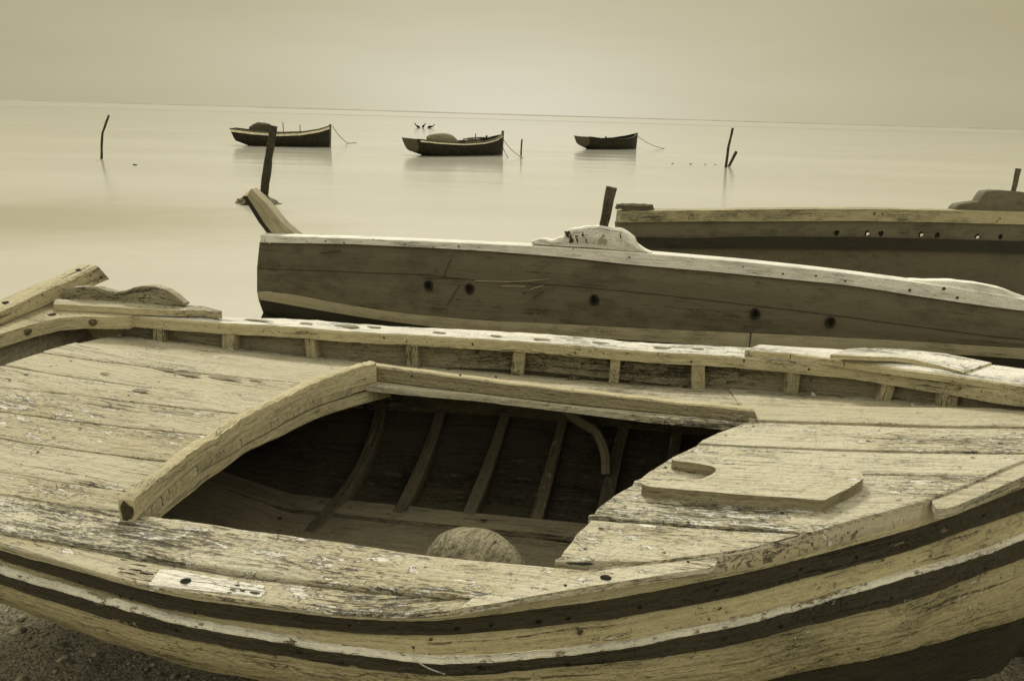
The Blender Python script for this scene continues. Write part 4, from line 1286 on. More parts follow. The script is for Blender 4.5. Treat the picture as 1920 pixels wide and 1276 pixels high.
for k, (ya, yb, z) in enumerate(fl):
    mb = MB()
    xs = np.linspace(-1.15 + 0.05 * k, 0.80 - 0.1 * k, 60)
    tilt = (0.010 if k == 0 else -0.012 if k == 1 else 0.0)
    Q = np.stack([xs, xs * 0 + k * 5, xs * 0], 1)
    ya_ = ya + tilt * (xs + 0.3) + 0.002 * wob(Q, 14); yb_ = yb - (0.012 if k == 0 else 0.0) * (xs + 0.3) * -1 + 0.002 * wob(Q + 2, 14)
    zz = z + 0.004 * wob(Q, 3) + np.maximum(0, np.interp(xs, xn, zk) + 0.06 - z)
    hy = np.interp(xs, xn, cG[:, 1] + (kee[:, 1] - cG[:, 1]) * np.clip((cG[:, 2] - np.maximum(0.835, zk + 0.02)) / np.maximum(cG[:, 2] - kee[:, 2], 0.01), 0, 1)) + 0.01
    yb_ = np.maximum(yb_, hy); ya_ = np.maximum(ya_, yb_ + 0.004)
    q = lambda y, dz: np.stack([xs, y, zz + dz], 1)
    loft(mb, np.stack([q(yb_, -0.02), q(yb_, -0.003), q(yb_ + 0.003, 0), q(ya_ - 0.003, 0), q(ya_, -0.003), q(ya_, -0.02)], 1))
    for j in range(7):
        x = -1.0 + j * 0.28 + rng.uniform(-0.06, 0.06); y = rng.uniform(min(ya, yb) + 0.02, max(ya, yb) - 0.02)
        mb.disc([x, y, z + 0.0065], (0, 0, 1), rng.uniform(0.005, 0.011), 1, 10, rng.uniform(0.003, 0.006))
    b1(mb, 'floor_board', [M['floor'], M['hole']], weld=1e-5)

q0 = F1.wall(772, 1232, NEAR - NIN * 0.012)[1]; q1 = F1.wall(800, 1250, NEAR - NIN * 0.03)[1]; q2 = F1.wall(834, 1263, NEAR - NIN * 0.016)[1]
mb = MB(); rw1 = lambda p: np.array([F1.o[0] + F1.c * p[0] - F1.s * p[1], F1.o[1] + F1.s * p[0] + F1.c * p[1], p[2]])
mb.sweep(smooth([rw1(q0) - rw1(q0), rw1(q1) - rw1(q0), rw1(q2) - rw1(q0)], 16), circ(0.0011, 6), up=(0, 1, 0.3))
o = mb.build('dry_stalk', M['worn']); o.location = tuple(rw1(q0))
tag(o, 'pale dry stalk caught on the lower rub rail of the nearest boat', 'stalk')

# the rounded stone in the hold
bm = bmesh.new(); bmesh.ops.create_icosphere(bm, subdivisions=5, radius=1.0)
V = np.array([v.co[:] for v in bm.verts]); Fs = [[v.index for v in f.verts] for f in bm.faces]; bm.free()
V = V * np.array([0.155, 0.11, 0.115]) * (1 + 0.09 * wob(V, 1.4) + 0.03 * wob(V, 5.0) + 0.006 * wob(V, 22.0))[:, None]
V[:, 0] += 0.22 * V[:, 2] * -1 * (V[:, 2] > 0) * 0.4
mb = MB(); mb.add(V, V[:, :2], Fs)
pc = F1.at(894, 1060, lambda x, y: 0.915)
o = mb.build('ballast_stone', [M['stone']], sharp=180)
wx = F1.o[0] + F1.c * pc[0] - F1.s * pc[1]; wy = F1.o[1] + F1.s * pc[0] + F1.c * pc[1]
o.location = (wx, wy, 0.885); o.rotation_euler = (0, R(8), R(-25))
tag(o, 'rough rounded lump resting on the floor boards inside the open hold', 'stone')

# ------------------------------------------------------------------ boat two: the grey boat behind
class Side:
    """the seen side of a boat: a plan line, and rows of the side that follow sight lines"""
    def __init__(self, fr, plan, n=160):
        self.fr = fr
        self.P = smooth(np.array([fr.loc(np.array([x, y, 0.0]))[:2] for x, y in plan]), n)
        self.s = arclen(self.P)
        t = np.gradient(self.P, axis=0); t /= np.linalg.norm(t, axis=1)[:, None]
        self.nin = np.stack([-t[:, 1], t[:, 0]], 1)

    def row(self, px, delta, start=None, n=160):
        poly = self.P + self.nin * delta
        big = np.vstack([poly[0] - (poly[1] - poly[0]) * 40, poly, poly[-1] + (poly[-1] - poly[-2]) * 40])
        off = np.linalg.norm(big[1] - big[0])
        out = sorted((r_[0] - off, r_[1][2]) for r_ in (self.fr.wall(a, b_, big) for a, b_ in px) if r_)
        out = np.array(out)
        sp = arclen(poly)
        s0 = 0.0
        if start is not None:
            r_ = self.fr.wall(*start, big); s0 = r_[0] - off
        ss = np.linspace(s0, sp[-1], n)
        xy = np.stack([np.interp(ss, np.concatenate([[-off], sp]), np.concatenate([[big[0, k]], poly[:, k]])) for k in (0, 1)], 1)
        # the height follows the sight line's row, smoothed
        z = np.interp(ss, out[:, 0], out[:, 1])
        if ss[-1] > out[-1, 0]:
            sl = (out[-1, 1] - out[-2, 1]) / max(out[-1, 0] - out[-2, 0], 1e-3)
            z = np.where(ss > out[-1, 0], out[-1, 1] + 0.6 * sl * (ss - out[-1, 0]), z)
        k = np.ones(9) / 9
        z = np.convolve(np.pad(z, 4, mode='edge'), k, mode='valid')
        return np.column_stack([xy, z])


def side_strip(mb, rows, mat=0, sub=3, rip=0.001, flip=True):
    out = []
    for a, b_ in zip(rows[:-1], rows[1:]):
        for k in range(sub): out.append(a + (b_ - a) * k / sub)
    out.append(rows[-1])
    G = np.stack(out, 1)
    G[..., 1] += rip * wob(G, 5)
    mb.grid(G, None, mat, flip=flip)


def moved(c, dy, dz=0.0, dx=0.0):
    return c + np.array([dx, dy, dz])


F2 = Frame(0.7, 5.9, -10.0)
B2 = 0.06
boat2 = empty('fishing_boat', (F2.o[0], F2.o[1], B2), F2.deg)
tag(boat2, 'grey hulled boat with a white gunwale and a whitewashed thole block, behind the nearest boat', 'boat', 'fishing boats hauled up on the beach')
bb = lambda mb, name, mats, **kw: mb.build(name, mats, boat2, base=B2, **kw)
g2top = [(490, 441), (600, 445), (653, 446), (800, 452), (993, 461), (1200, 474), (1400, 491), (1557, 508), (1713, 528), (1776, 537), (1920, 561)]
S2 = Side(F2, [(-2.0, 6.35), (-1.0, 5.95), (0.3, 5.65), (1.6, 5.42), (2.8, 5.28), (3.6, 5.25), (4.2, 5.32)])
capt = S2.row(g2top, -0.022, (488.5, 441))
capb = S2.row([(490, 455), (653, 457), (787, 463), (920, 471), (1059, 482), (1193, 497), (1360, 511), (1493, 525), (1599, 535), (1713, 554), (1920, 583)], -0.022, (488.5, 455))
r1 = S2.row([(490, 455), (653, 457), (787, 463), (920, 471), (1059, 482), (1193, 497), (1360, 511), (1493, 525), (1599, 535), (1713, 554), (1920, 583)], 0.0, (489, 456))
r2 = S2.row([(485, 503), (620, 507), (787, 513), (920, 527), (1059, 534), (1227, 550), (1400, 570), (1550, 588), (1713, 610), (1920, 636)], -0.012, (484, 503))
r3 = S2.row([(485, 546), (537, 549), (620, 565), (720, 582), (820, 593), (920, 601), (1059, 607), (1160, 613), (1393, 623), (1599, 633), (1713, 639), (1920, 652)], 0.0, (484, 546))
r4 = S2.row([(487, 561), (553, 573), (653, 590), (753, 605), (853, 617), (1043, 628), (1260, 642), (1427, 653), (1807, 664), (1920, 673)], 0.022, (487, 561))
r5 = S2.row([(500, 597), (700, 622), (1000, 660), (1300, 690), (1920, 715)], 0.10, (500, 598))
mb = MB()
back2 = moved(capt, 0.11, 0.004)
side_strip(mb, [moved(capb, 0.022), capb, moved(capt, 0, -0.003), moved(capt, 0.004), back2, moved(back2, 0, -0.05)], 0, sub=2)
mb.add([capt[0], capb[0], moved(capb, 0.132)[0], back2[0]], [[0, 0], [0, 0.06], [0.1, 0.06], [0.1, 0]], [[0, 3, 2, 1]])
for px, py, r_ in ((610, 452, 3), (575, 453, 2), (645, 455, 3), (700, 449, 2), (760, 459, 2), (860, 462, 3), (1075, 466, 2), (1180, 482, 3), (1393, 500, 2), (1468, 513, 3), (1530, 517, 3), (1585, 527, 3), (1706, 544, 4), (1770, 541, 5), (1795, 558, 4)):
    q = F2.wall(px, py, capt[:, :2] - np.array([0, 0.006]))
    if q: mb.disc(q[1], (0, -1, 0), r_ / 420, 1, 8)
bb(mb, 'gunwale', [M['white'], M['tar_or_shade']])
mb = MB()
side_strip(mb, [moved(r1, 0.0, 0.01), r1 * 0.5 + r2 * 0.5 + [0, -0.008, 0], r2, r2 * 0.5 + r3 * 0.5 + [0, -0.006, 0], r3], 0, sub=5)
bb(mb, 'topside_planking', [M['hull_grey']])
mb = MB()
sA = r2 + np.array([0, -0.0035, -0.001]); sB = r2 + np.array([0, -0.0035, -0.0055])
side_strip(mb, [sA, sB], 0, sub=1, rip=0)
for pts in ([(795, 521), (870, 523)], [(830, 522), (846, 485)], [(820, 513), (816, 503)], [(838, 572), (862, 535)], [(980, 550), (995, 540)], [(600, 475), (640, 470)], [(1000, 558), (1020, 546)]):
    q0, q1 = [F2.wall(a, b_, S2.P - np.array([0, 0.026])) for a, b_ in pts]
    mb.sweep([q0[1], q0[1] * 0.5 + q1[1] * 0.5 + [0, 0, 0.002], q1[1]], circ(0.0026, 5), up=(0, 1, 0.1))
for pts in ([(890, 526), (960, 528), (1030, 523)], [(940, 536), (985, 537)], [(985, 545), (1018, 535)]):
    qs = [F2.wall(a, b_, S2.P - np.array([0, 0.026]))[1] for a, b_ in pts]
    mb.sweep(smooth(qs, 10), circ(0.0024, 5), up=(0, 1, 0.1), mat=1)
bb(mb, 'plank_seam', [M['hull_black'], M['stripe']])
mb = MB()
side_strip(mb, [moved(r3, -0.004, 0.0), r3 * 0.5 + r4 * 0.5 + [0, -0.008, 0], moved(r4, -0.004)], 0, sub=3)
q0, q1 = [F2.wall(a, b_, S2.P - np.array([0, 0.010])) for a, b_ in ((1408, 623), (1405, 652))]
mb.sweep([q0[1], q1[1]], circ(0.004, 5), up=(1, 0, 0), mat=1)
bb(mb, 'stripe', [M['stripe'], M['hull_black']])
if os.environ.get('DIAG'): print(S2.P[::16], S3.P[::16] if 'S3' in globals() else '')
far2 = np.column_stack([S2.P[:, 0], np.interp(np.linspace(0, 1, 160), [0, 0.2, 0.5, 0.8, 1], [S2.P[0, 1] + 0.06, S2.P[32, 1] + 0.75, S2.P[80, 1] + 1.25, S2.P[128, 1] + 1.25, S2.P[159, 1] + 0.8]), 0.72 - 0.0 * S2.P[:, 0]])
far2[:, 2] = np.interp(np.linspace(0, 1, 160), [0, 0.08, 0.3, 1], [capt[0, 2] - 0.01, 0.86, 0.74, 0.70])
kl = np.column_stack([r5[:, 0], (r5[:, 1] + far2[:, 1]) * 0.5, np.interp(np.linspace(0, 1, 160), [0, 0.05, 0.2, 0.8, 1], [0.42, 0.2, 0.10, 0.10, 0.35])])
mb = MB()
side_strip(mb, [r4, r4 * 0.5 + r5 * 0.5 + [0, -0.02, 0], r5, r5 * 0.4 + kl * 0.6 + [0, -0.08, -0.02], kl], 0, sub=3)
side_strip(mb, [kl, kl * 0.5 + far2 * 0.5 + [0, 0.15, -0.12], far2], 0, sub=3)
bb(mb, 'bottom_planking', [M['hull_black']])
mb = MB()
side_strip(mb, [moved(back2, 0, -0.02), moved(back2, 0.02, -0.10), back2 * 0.5 + far2 * 0.5 + [0, 0, -0.16], moved(far2, 0, -0.03)], 0, sub=2)
bb(mb, 'inner_deck', [M['floor']])
mb = MB()
side_strip(mb, [moved(far2, 0.0, -0.04), moved(far2, 0.0, 0.0), moved(far2, -0.09, 0.0), moved(far2, -0.09, -0.04)], 0, sub=1)
bb(mb, 'gunwale', [M['white']])
for px, py in ((803, 535), (880, 541), (1114, 562), (1416, 588), (1557, 604)):
    q = F2.wall(px, py, S2.P - np.array([0, 0.0235]))
    mb = MB()
    a = np.linspace(0, 2 * math.pi, 19)
    r_ = 0.034 + 0.002 * np.sin(3 * a + px)
    path = q[1] + np.stack([np.cos(a) * r_ * 0.80, a * 0, np.sin(a) * r_], 1)
    mb.sweep(path, circ(0.008, 6), up=(0, 1, 0), caps=False)
    mb.disc(q[1] + np.array([0, 0.002, 0]), (0, -1, 0), 0.027, 1, 16, 0.033, (1, 0, 0), j=0.3)
    bb(mb, 'drain_hole', [M['hull_black'], M['hole']])
# whitewashed thole block and its pin
def profile_block(fr, side, top, bot, dy, thick, n=60):
    poly = side.P + np.array([0, dy])
    T_ = np.array([fr.wall(*p, poly)[1] for p in top]); B_ = np.array([fr.wall(*p, poly)[1] for p in bot])
    T_ = resample(T_, n)
    B2_ = np.stack([T_[:, 0], T_[:, 1], np.minimum(np.interp(T_[:, 0], B_[:, 0], B_[:, 2]), T_[:, 2] - 0.003)], 1)
    return T_, B2_


def block(mb, T_, B_, thick, e=0.006, rough=0.003, mats=None):
    T_ = T_ + np.stack([T_[:, 0] * 0, rough * wob(T_, 30), rough * wob(T_ + 2, 26)], 1)
    th = np.array([0, thick, 0]); d = np.array([0, 0, e]); k = np.array([0, e, 0])
    m_ = (B_ + T_) * 0.5 + np.stack([T_[:, 0] * 0, -abs(rough) + rough * wob(T_ + 7, 22), T_[:, 0] * 0], 1)
    loft(mb, np.stack([B_, m_, T_ - d, T_ + k, T_ + th - k, T_ + th - d, B_ + th], 1), mats=mats)


mb = MB()
T_, B_ = profile_block(F2, S2, [(997, 454), (1010, 450), (1037, 447), (1056, 445), (1062, 433), (1077, 429), (1100, 427), (1122, 425), (1145, 428), (1165, 432), (1180, 438), (1190, 446), (1194, 459), (1204, 465), (1222, 474)],
                       [(990, 457), (1050, 461), (1100, 464), (1150, 468), (1200, 472), (1230, 475)], 0.0, 0.1)
block(mb, T_, B_, 0.10, 0.012, 0.009)
for px, py, a_, c_ in ((1064, 438, 0.018, 0.022), (1071, 449, 0.014, 0.030), (1082, 447, 0.010, 0.026), (1093, 441, 0.008, 0.018), (1099, 449, 0.006, 0.02), (1130, 450, 0.030, 0.030), (1164, 446, 0.005, 0.034)):
    q = F2.wall(px, py, S2.P - np.array([0, 0.012]))
    mb.disc(q[1], (0, -1, 0), a_, 1 if px != 1130 else 2, 16, c_, (1, 0, 0.2), j=2.4)
bb(mb, 'thole_block', [M['white'], M['tar_or_shade'], M['stripe']], weld=1e-5, sharp=24)
def pin(fr, side, b0, t0, dy, r_, name, par, base, mat='post'):
    poly = side.P + np.array([0, dy])
    big = np.vstack([poly[0] - (poly[1] - poly[0]) * 60, poly, poly[-1] + (poly[-1] - poly[-2]) * 60])
    p0 = fr.wall(*b0, big)[1]; p1 = fr.wall(*t0, big)[1]
    p1 = p0 + (p1 - p0)
    mb = MB()
    path = np.array([p0 - (p1 - p0) * 0.15, p0, p0 * 0.7 + p1 * 0.3 + [0.003, 0, 0], p0 * 0.3 + p1 * 0.7 - [0.002, 0, 0], p1])
    mb.sweep(path, circ(r_, 14, 0.08), up=(0, 1, 0), taper=[0.85, 0.87, 0.93, 1.0, 1.08])
    return mb.build(name, M[mat], par, base=base)


pin(F2, S2, (1131, 426), (1147, 351), 0.05, 0.036, 'thole_pin', boat2, B2)
# low curved block further along the gunwale
mb = MB()
T_, B_ = profile_block(F2, S2, [(1693, 525), (1738, 526), (1792, 527), (1835, 532), (1876, 540), (1920, 556), (1935, 562)], [(1690, 526), (1776, 537.5), (1920, 561), (1940, 565)], 0.012, 0.1)
block(mb, T_, B_, 0.09, 0.004, 0.002)
bb(mb, 'rail_block', [M['white']], weld=1e-5)
# leaning stem head with its brace
mb = MB()
sp = np.array([[-9.0, S2.P[0, 1] + 0.06], [9.0, S2.P[0, 1] + 0.06]])
lf = np.array([F2.wall(*p, sp)[1] for p in [(517, 446), (494, 416), (478, 390), (463, 367)]])
rt = np.array([F2.wall(*p, sp)[1] for p in [(562, 446), (528, 416), (500, 382), (471, 354)]])
th = np.array([0, 0.10, 0.0]); un = np.array([-0.062, 0.03, -0.012])
e = (rt - lf) * 0.06
mid = lf + un + th * 0.5
loft(mb, np.stack([lf, rt, rt + th, lf + th + un, lf + un + [0, 0.01, 0]], 1), mats=[0, 0, 0, 1, 1])  # shade of the left underside is painted on with the black hull colour
bb(mb, 'stem_head', [M['stripe'], M['hull_black']], weld=1e-5)
mb = MB()
sp2 = sp + np.array([0, 0.14])
qs = [F2.wall(*p, sp2)[1] for p in [(510, 402), (530, 417), (548, 430), (570, 446)]]
mb.sweep(smooth(qs, 14), rrect(0.035, 0.05, 0.006), up=(0, 1, 0))
bb(mb, 'brace', [M['hull_dark']])
mb = MB()
ep = [r1[0], r2[0], r3[0], r4[0], r5[0]]
ep = np.array([p + [0.0, 0.03, 0] for p in ep])
mb.sweep(ep, rrect(0.07, 0.02, 0.006), up=(1, 0, 0))
bb(mb, 'stem', [M['hull_grey']])

# ------------------------------------------------------------------ boat three: the dark boat on the right
F3 = Frame(3.5, 9.2, 8.0)
B3 = -0.05
boat3 = empty('fishing_boat', (F3.o[0], F3.o[1], B3), F3.deg)
tag(boat3, 'dark hulled beached boat with an ochre gunwale and a row of round holes', 'boat', 'fishing boats hauled up on the beach')
bc = lambda mb, name, mats, **kw: mb.build(name, mats, boat3, base=B3, **kw)
t3 = [(1157, 398), (1227, 395), (1400, 393), (1557, 391.5), (1651, 392), (1807, 395), (1920, 398.5)]
S3 = Side(F3, [(1.13, 8.7), (2.2, 8.74), (3.6, 8.95), (5.0, 9.25), (6.3, 9.72), (7.5, 10.35)])
a1 = S3.row(t3, -0.05)
a2 = S3.row([(1157, 402), (1227, 399.5), (1400, 397.5), (1557, 397), (1651, 397.5), (1807, 400), (1920, 404)], -0.05)
a3 = S3.row([(1157, 417), (1327, 415), (1599, 414), (1776, 417), (1920, 421)], -0.036)
d1 = S3.row([(1157, 417), (1327, 415), (1599, 414), (1776, 417), (1920, 421)], -0.005, (1159, 417))
d2 = S3.row([(1160, 444), (1193, 444), (1293, 446), (1400, 443), (1619, 444), (1776, 448), (1920, 452)], 0.0, (1160, 445))
e1 = moved(d2, -0.035); e2 = S3.row([(1162, 466), (1213, 465), (1400, 465), (1651, 468), (1800, 471), (1920, 475.5)], -0.03, (1163, 466))
f1 = S3.row([(1165, 466), (1213, 465.5), (1400, 465.5), (1651, 468.5), (1800, 471.5), (1920, 476)], 0.01, (1165, 466))
f2 = S3.row([(1170, 505), (1500, 515), (1920, 545)], 0.04, (1172, 505))
f3 = S3.row([(1185, 600), (1500, 610), (1920, 650)], 0.16, (1190, 600))
mb = MB()
bk3 = moved(a1, 0.16, 0.003)
side_strip(mb, [moved(a3, 0.03), a3, a2, moved(a2, 0.006, 0.002), a1, moved(a1, 0.005), bk3, moved(bk3, 0, -0.08)], 0, sub=1)
mb.add([a1[0], a3[0], moved(a3, 0.17)[0], bk3[0]], [[0, 0], [0, 0.06], [0.1, 0.06], [0.1, 0]], [[0, 3, 2, 1]])
for px, py, r_ in ((1300, 405, 2), (1548, 401, 2), (1640, 401, 4), (1655, 401, 3), (1875, 410, 3), (1870, 414, 3), (1250, 409, 2)):
    q = F3.wall(px, py, S3.P - np.array([0, 0.056]))
    if q: mb.disc(q[1], (0, -1, 0), r_ / 300, 1, 8)
bc(mb, 'gunwale', [M['oak'], M['tar_or_shade']])
mb = MB(); side_strip(mb, [moved(d1, 0, 0.01), d1 * 0.5 + d2 * 0.5, moved(d2, 0, -0.01)], 0, sub=3); bc(mb, 'topside_planking', [M['hull_grey']])
mb = MB(); side_strip(mb, [moved(d2, 0.01), moved(e1, 0.0, -0.003), e2, moved(e2, 0.05)], 0, sub=2); bc(mb, 'rub_rail', [M['hull_black']])
if os.environ.get('DIAG'): print('S3', S3.P[::16])
far3 = np.column_stack([S3.P[:, 0], np.interp(np.linspace(0, 1, 160), [0, 0.2, 0.5, 0.8, 1], [S3.P[0, 1] + 0.06, S3.P[32, 1] + 1.0, S3.P[80, 1] + 1.5, S3.P[128, 1] + 1.5, S3.P[159, 1] + 1.1]), np.interp(np.linspace(0, 1, 160), [0, 0.1, 0.3, 1], [a1[0, 2] - 0.02, 0.93, 0.83, 0.78])])
kl3 = np.column_stack([f3[:, 0], (f3[:, 1] + far3[:, 1]) * 0.5, f3[:, 2] * 0 - 0.05])
mb = MB()
side_strip(mb, [moved(f1, 0, 0.01), f2, f3], 0, sub=4)
side_strip(mb, [f3, f3 * 0.4 + kl3 * 0.6 + [0, -0.1, -0.03], kl3, kl3 * 0.5 + far3 * 0.5 + [0, 0.15, -0.12], far3], 1, sub=2)
bc(mb, 'lower_planking', [M['hull_dark'], M['hull_black']])
mb = MB(); side_strip(mb, [moved(bk3, 0, -0.02), moved(bk3, 0.02, -0.12), bk3 * 0.5 + far3 * 0.5 + [0, 0, -0.2], moved(far3, 0, -0.03)], 0, sub=2); bc(mb, 'inner_deck', [M['hull_dark']])
mb = MB(); side_strip(mb, [moved(far3, 0.0, -0.05), far3, moved(far3, -0.11), moved(far3, -0.11, -0.05)], 0, sub=1); bc(mb, 'gunwale', [M['oak']])
for px, py, lit in ((1569, 436.5, 0), (1626, 437, 1), (1652, 437.5, 0), (1727, 439, 1), (1758, 440.5, 0), (1832, 443.5, 1), (1876, 443.5, 0)):
    q = F3.wall(px, py, S3.P - np.array([0, 0.008]))
    mb = MB()
    mb.disc(q[1], (0, -1, 0), 0.030, 0, 16)
    if lit:
        mb.disc(q[1] + np.array([0.007, -0.002, -0.008]), (0, -1, 0), 0.021, 1, 14, 0.016, (1, 0, 0.5))  # pale disc paints the bright water showing through the hole
        bc(mb, 'painted_light_hole', [M['hole'], M['white']])
    else:
        bc(mb, 'drain_hole', [M['hole']])
mb = MB()
T_, B_ = profile_block(F3, S3, [(1791, 392.5), (1792, 389), (1797, 383.5), (1812, 381), (1836, 378), (1842, 368), (1848, 358.5), (1870, 357), (1895, 358), (1925, 361), (1950, 372), (1980, 384), (2010, 396)], [(1785, 394), (1920, 399), (2020, 403)], 0.03, 0.12)
block(mb, T_, B_, 0.13, 0.006, 0.003)
bc(mb, 'thole_block', [M['hull_grey']], weld=1e-5)
pin(F3, S3, (1900, 359), (1910, 316), 0.09, 0.030, 'thole_pin', boat3, B3)
mb = MB(); ep = np.array([d1[0], d2[0], f1[0], f2[0], f3[0]]) + np.array([0.0, 0.05, 0])
mb.sweep(ep, rrect(0.09, 0.03, 0.006), up=(1, 0, 0)); bc(mb, 'stem', [M['hull_dark']])

# braided rope coil lying on the bow of the dark boat
q = F3.wall(1192, 394, S3.P + np.array([0, 0.0]))[1]
rw = lambda p: np.array([F3.o[0] + F3.c * p[0] - F3.s * p[1], F3.o[1] + F3.s * p[0] + F3.c * p[1], p[2]])
qc = rw(q + np.array([0, 0.05, 0]))
mb = MB()
for lay in range(2):
    for k in range(3):
        a = np.linspace(0, 2 * math.pi, 61)
        rx, ry = 0.205 - 0.03 * k - 0.01 * lay, 0.085 - 0.022 * k
        path = np.stack([np.cos(a) * rx, np.sin(a) * ry, 0.012 + 0.026 * lay + 0.003 * np.sin(a * 9 + k * 2) + 0 * a], 1)
        mb.sweep(path, circ(0.0135, 7), up=(0, 0, 1), caps=False)
        tw_ = np.stack([np.cos(a) * rx + 0.009 * np.cos(a * 26 + k), np.sin(a) * ry + 0.006 * np.sin(a * 26), path[:, 2] + 0.010 * np.sin(a * 26 + k)], 1)
        mb.sweep(tw_, circ(0.006, 5), up=(0, 0, 1), caps=False, mat=1)
o = mb.build('rope_coil', [M['rope'], M['stripe']])
o.location = tuple(qc + np.array([0, 0, 0.006])); o.rotation_euler = (0, 0, R(8))
tag(o, 'flat coil of dark braided rope on the bow of the ochre railed boat', 'rope')

# ------------------------------------------------------------------ boats moored out on the water
def moored(label, loc, deg, L, W, H, stripe, net_col, stem_h, tr_dark):
    root = empty('moored_boat', loc, deg)
    tag(root, label, 'boat', 'small boats moored off the beach')
    n = 40
    t = np.linspace(0, 1, n)
    hb = W / 2 * np.interp(t, [0, 0.15, 0.4, 0.6, 0.8, 0.92, 1], [0.80, 0.92, 1.0, 0.96, 0.68, 0.34, 0.03])
    sheer = H * np.interp(t, [0, 0.2, 0.45, 0.7, 0.88, 1], [1.0, 0.87, 0.80, 0.88, 1.06, 1.28])
    bot = np.interp(t, [0, 0.08, 0.2, 0.9, 1], [0.22 * H, 0.05 * H, -0.14, -0.14, -0.10])
    xt = -L / 2 + L * t
    prof_y = np.array([1.0, 0.985, 0.93, 0.80, 0.52, 0.0]); prof_z = np.array([1.0, 0.72, 0.45, 0.22, 0.06, 0.0])
    def rowp(sgn, k, out=0.0):
        rake = -0.17 * H * (1 - t) ** 6 * (prof_z[k] - 0.1) * 1.6
        return np.stack([xt + rake, sgn * (hb * prof_y[k] + out), bot + (sheer - bot) * prof_z[k]], 1)
    mb = MB()
    for sg in (-1, 1):
        G = np.stack([rowp(sg, k) for k in range(6)], 1)
        mb.grid(G, None, 0, flip=(sg > 0))
    mb.build('hull', M['far_dark'], root)
    mb = MB()
    ring = [rowp(-1, k)[0] for k in range(6)] + [rowp(1, k)[0] for k in range(4, -1, -1)]
    ring = np.array(ring); c_ = ring + np.array([-0.03, 0, 0])
    mb.add(c_, c_[:, 1:], [list(range(len(c_)))]); mb.grid(np.stack([np.vstack([ring, ring[:1]]), np.vstack([c_, c_[:1]])], 1))
    mb.build('transom', M[tr_dark], root)
    mb = MB()
    for sg in (-1, 1):
        p = rowp(sg, 0, 0.015)
        mb.sweep(p, rrect(0.09, 0.05, 0.01))
    mb.build('gunwale', M['far_mid'] if stripe else M['far_dark'], root)
    if stripe:
        for sg in (-1, 1):
            a = rowp(sg, 0, 0.012) * 0.90 + rowp(sg, 1, 0.012) * 0.10 if False else rowp(sg, 0, 0.014) - np.array([0, 0, 0.045]); b_ = a - np.array([0, 0, 0.12 if stripe > 1 else 0.065])
            i0 = 0 if stripe > 1 else 1
            o_ = np.array([0, sg * 0.022, 0])
            mb = MB(); mb.sweep((a[i0:] + b_[i0:]) / 2 + o_ * 0.2, rrect(0.03, 0.125 if stripe > 1 else 0.07, 0.008))
            mb.build('stripe', M['far_cream'], root)
    mb = MB()
    G = np.stack([np.stack([xt, -hb * 0.96, sheer - 0.16], 1), np.stack([xt, hb * 0.96, sheer - 0.16], 1)], 1)
    mb.grid(G); mb.build('inner_floor', M['far_grey'], root)
    mb = MB()
    mb.sweep([[L / 2 - 0.02, 0, -0.12], [L / 2 + 0.02, 0, H * 0.6], [L / 2 + 0.05, 0, H * 1.28 + stem_h]], rrect(0.10, 0.12, 0.02), up=(1, 0, 0))
    mb.build('stem', M['far_mid'], root)
    for k, xx in enumerate((0.30, 0.52)):
        i = int(xx * (n - 1)); mb = MB()
        mb.box([xt[i], 0, sheer[i] - 0.08], W * 0.9, 0.22, 0.04, ax=(0, 1, 0)); mb.build('thwart', M['far_mid'], root)
    return root, xt, hb, sheer


def thole(root, x, y, z, h, r_=0.022, lean=0.0):
    mb = MB(); mb.sweep([[x, y, z - 0.05], [x + lean, y, z + h]], circ(r_, 7), up=(0, 1, 0)); mb.build('thole_pin', M['far_dark'], root)


def heap(name, label, root, loc, size, mat, seed):
    bm = bmesh.new(); bmesh.ops.create_icosphere(bm, subdivisions=4, radius=1.0)
    V = np.array([v.co[:] for v in bm.verts]); Fs = [[v.index for v in f.verts] for f in bm.faces]; bm.free()
    if seed != 4: V = np.sign(V) * np.abs(V) ** 0.8
    V = V * (1 + 0.10 * wob(V + seed, 1.6) + 0.05 * wob(V + seed, 5) + 0.02 * wob(V + seed, 14))[:, None] * np.array(size)
    V[:, 2] = np.maximum(V[:, 2], -0.05)
    mb = MB(); mb.add(V, V[:, :2], Fs)
    o = mb.build(name, mat, sharp=180)
    a = root.rotation_euler.z; c, s_ = math.cos(a), math.sin(a)
    o.location = (root.location.x + c * loc[0] - s_ * loc[1], root.location.y + s_ * loc[0] + c * loc[1], loc[2]); o.rotation_euler = (0, 0, a)
    tag(o, label, 'fishing net', 'nets heaped in the moored boats')
    return o


def wpt(root, p):
    a = root.rotation_euler.z; c, s_ = math.cos(a), math.sin(a)
    return np.array([root.location.x + c * p[0] - s_ * p[1], root.location.y + s_ * p[0] + c * p[1], p[2]])


def mooring(label, a, b_, sag, r_=0.018):
    a, b_ = np.asarray(a, float), np.asarray(b_, float)
    t = np.linspace(0, 1, 24)[:, None]
    P = a + (b_ - a) * t; P[:, 2] = a[2] + (b_[2] - a[2]) * t[:, 0] - sag * 4 * t[:, 0] * (1 - t[:, 0]) * (1 - 0.2 * t[:, 0])
    mb = MB(); mb.sweep(P, circ(r_, 6), up=(0, 1, 0.2))
    o = mb.build('mooring_rope', M['far_mid'])
    tag(o, label, 'rope', 'mooring ropes of the boats on the water')
    return o


def at0(px, py): return on_z(px, py, 0.0)


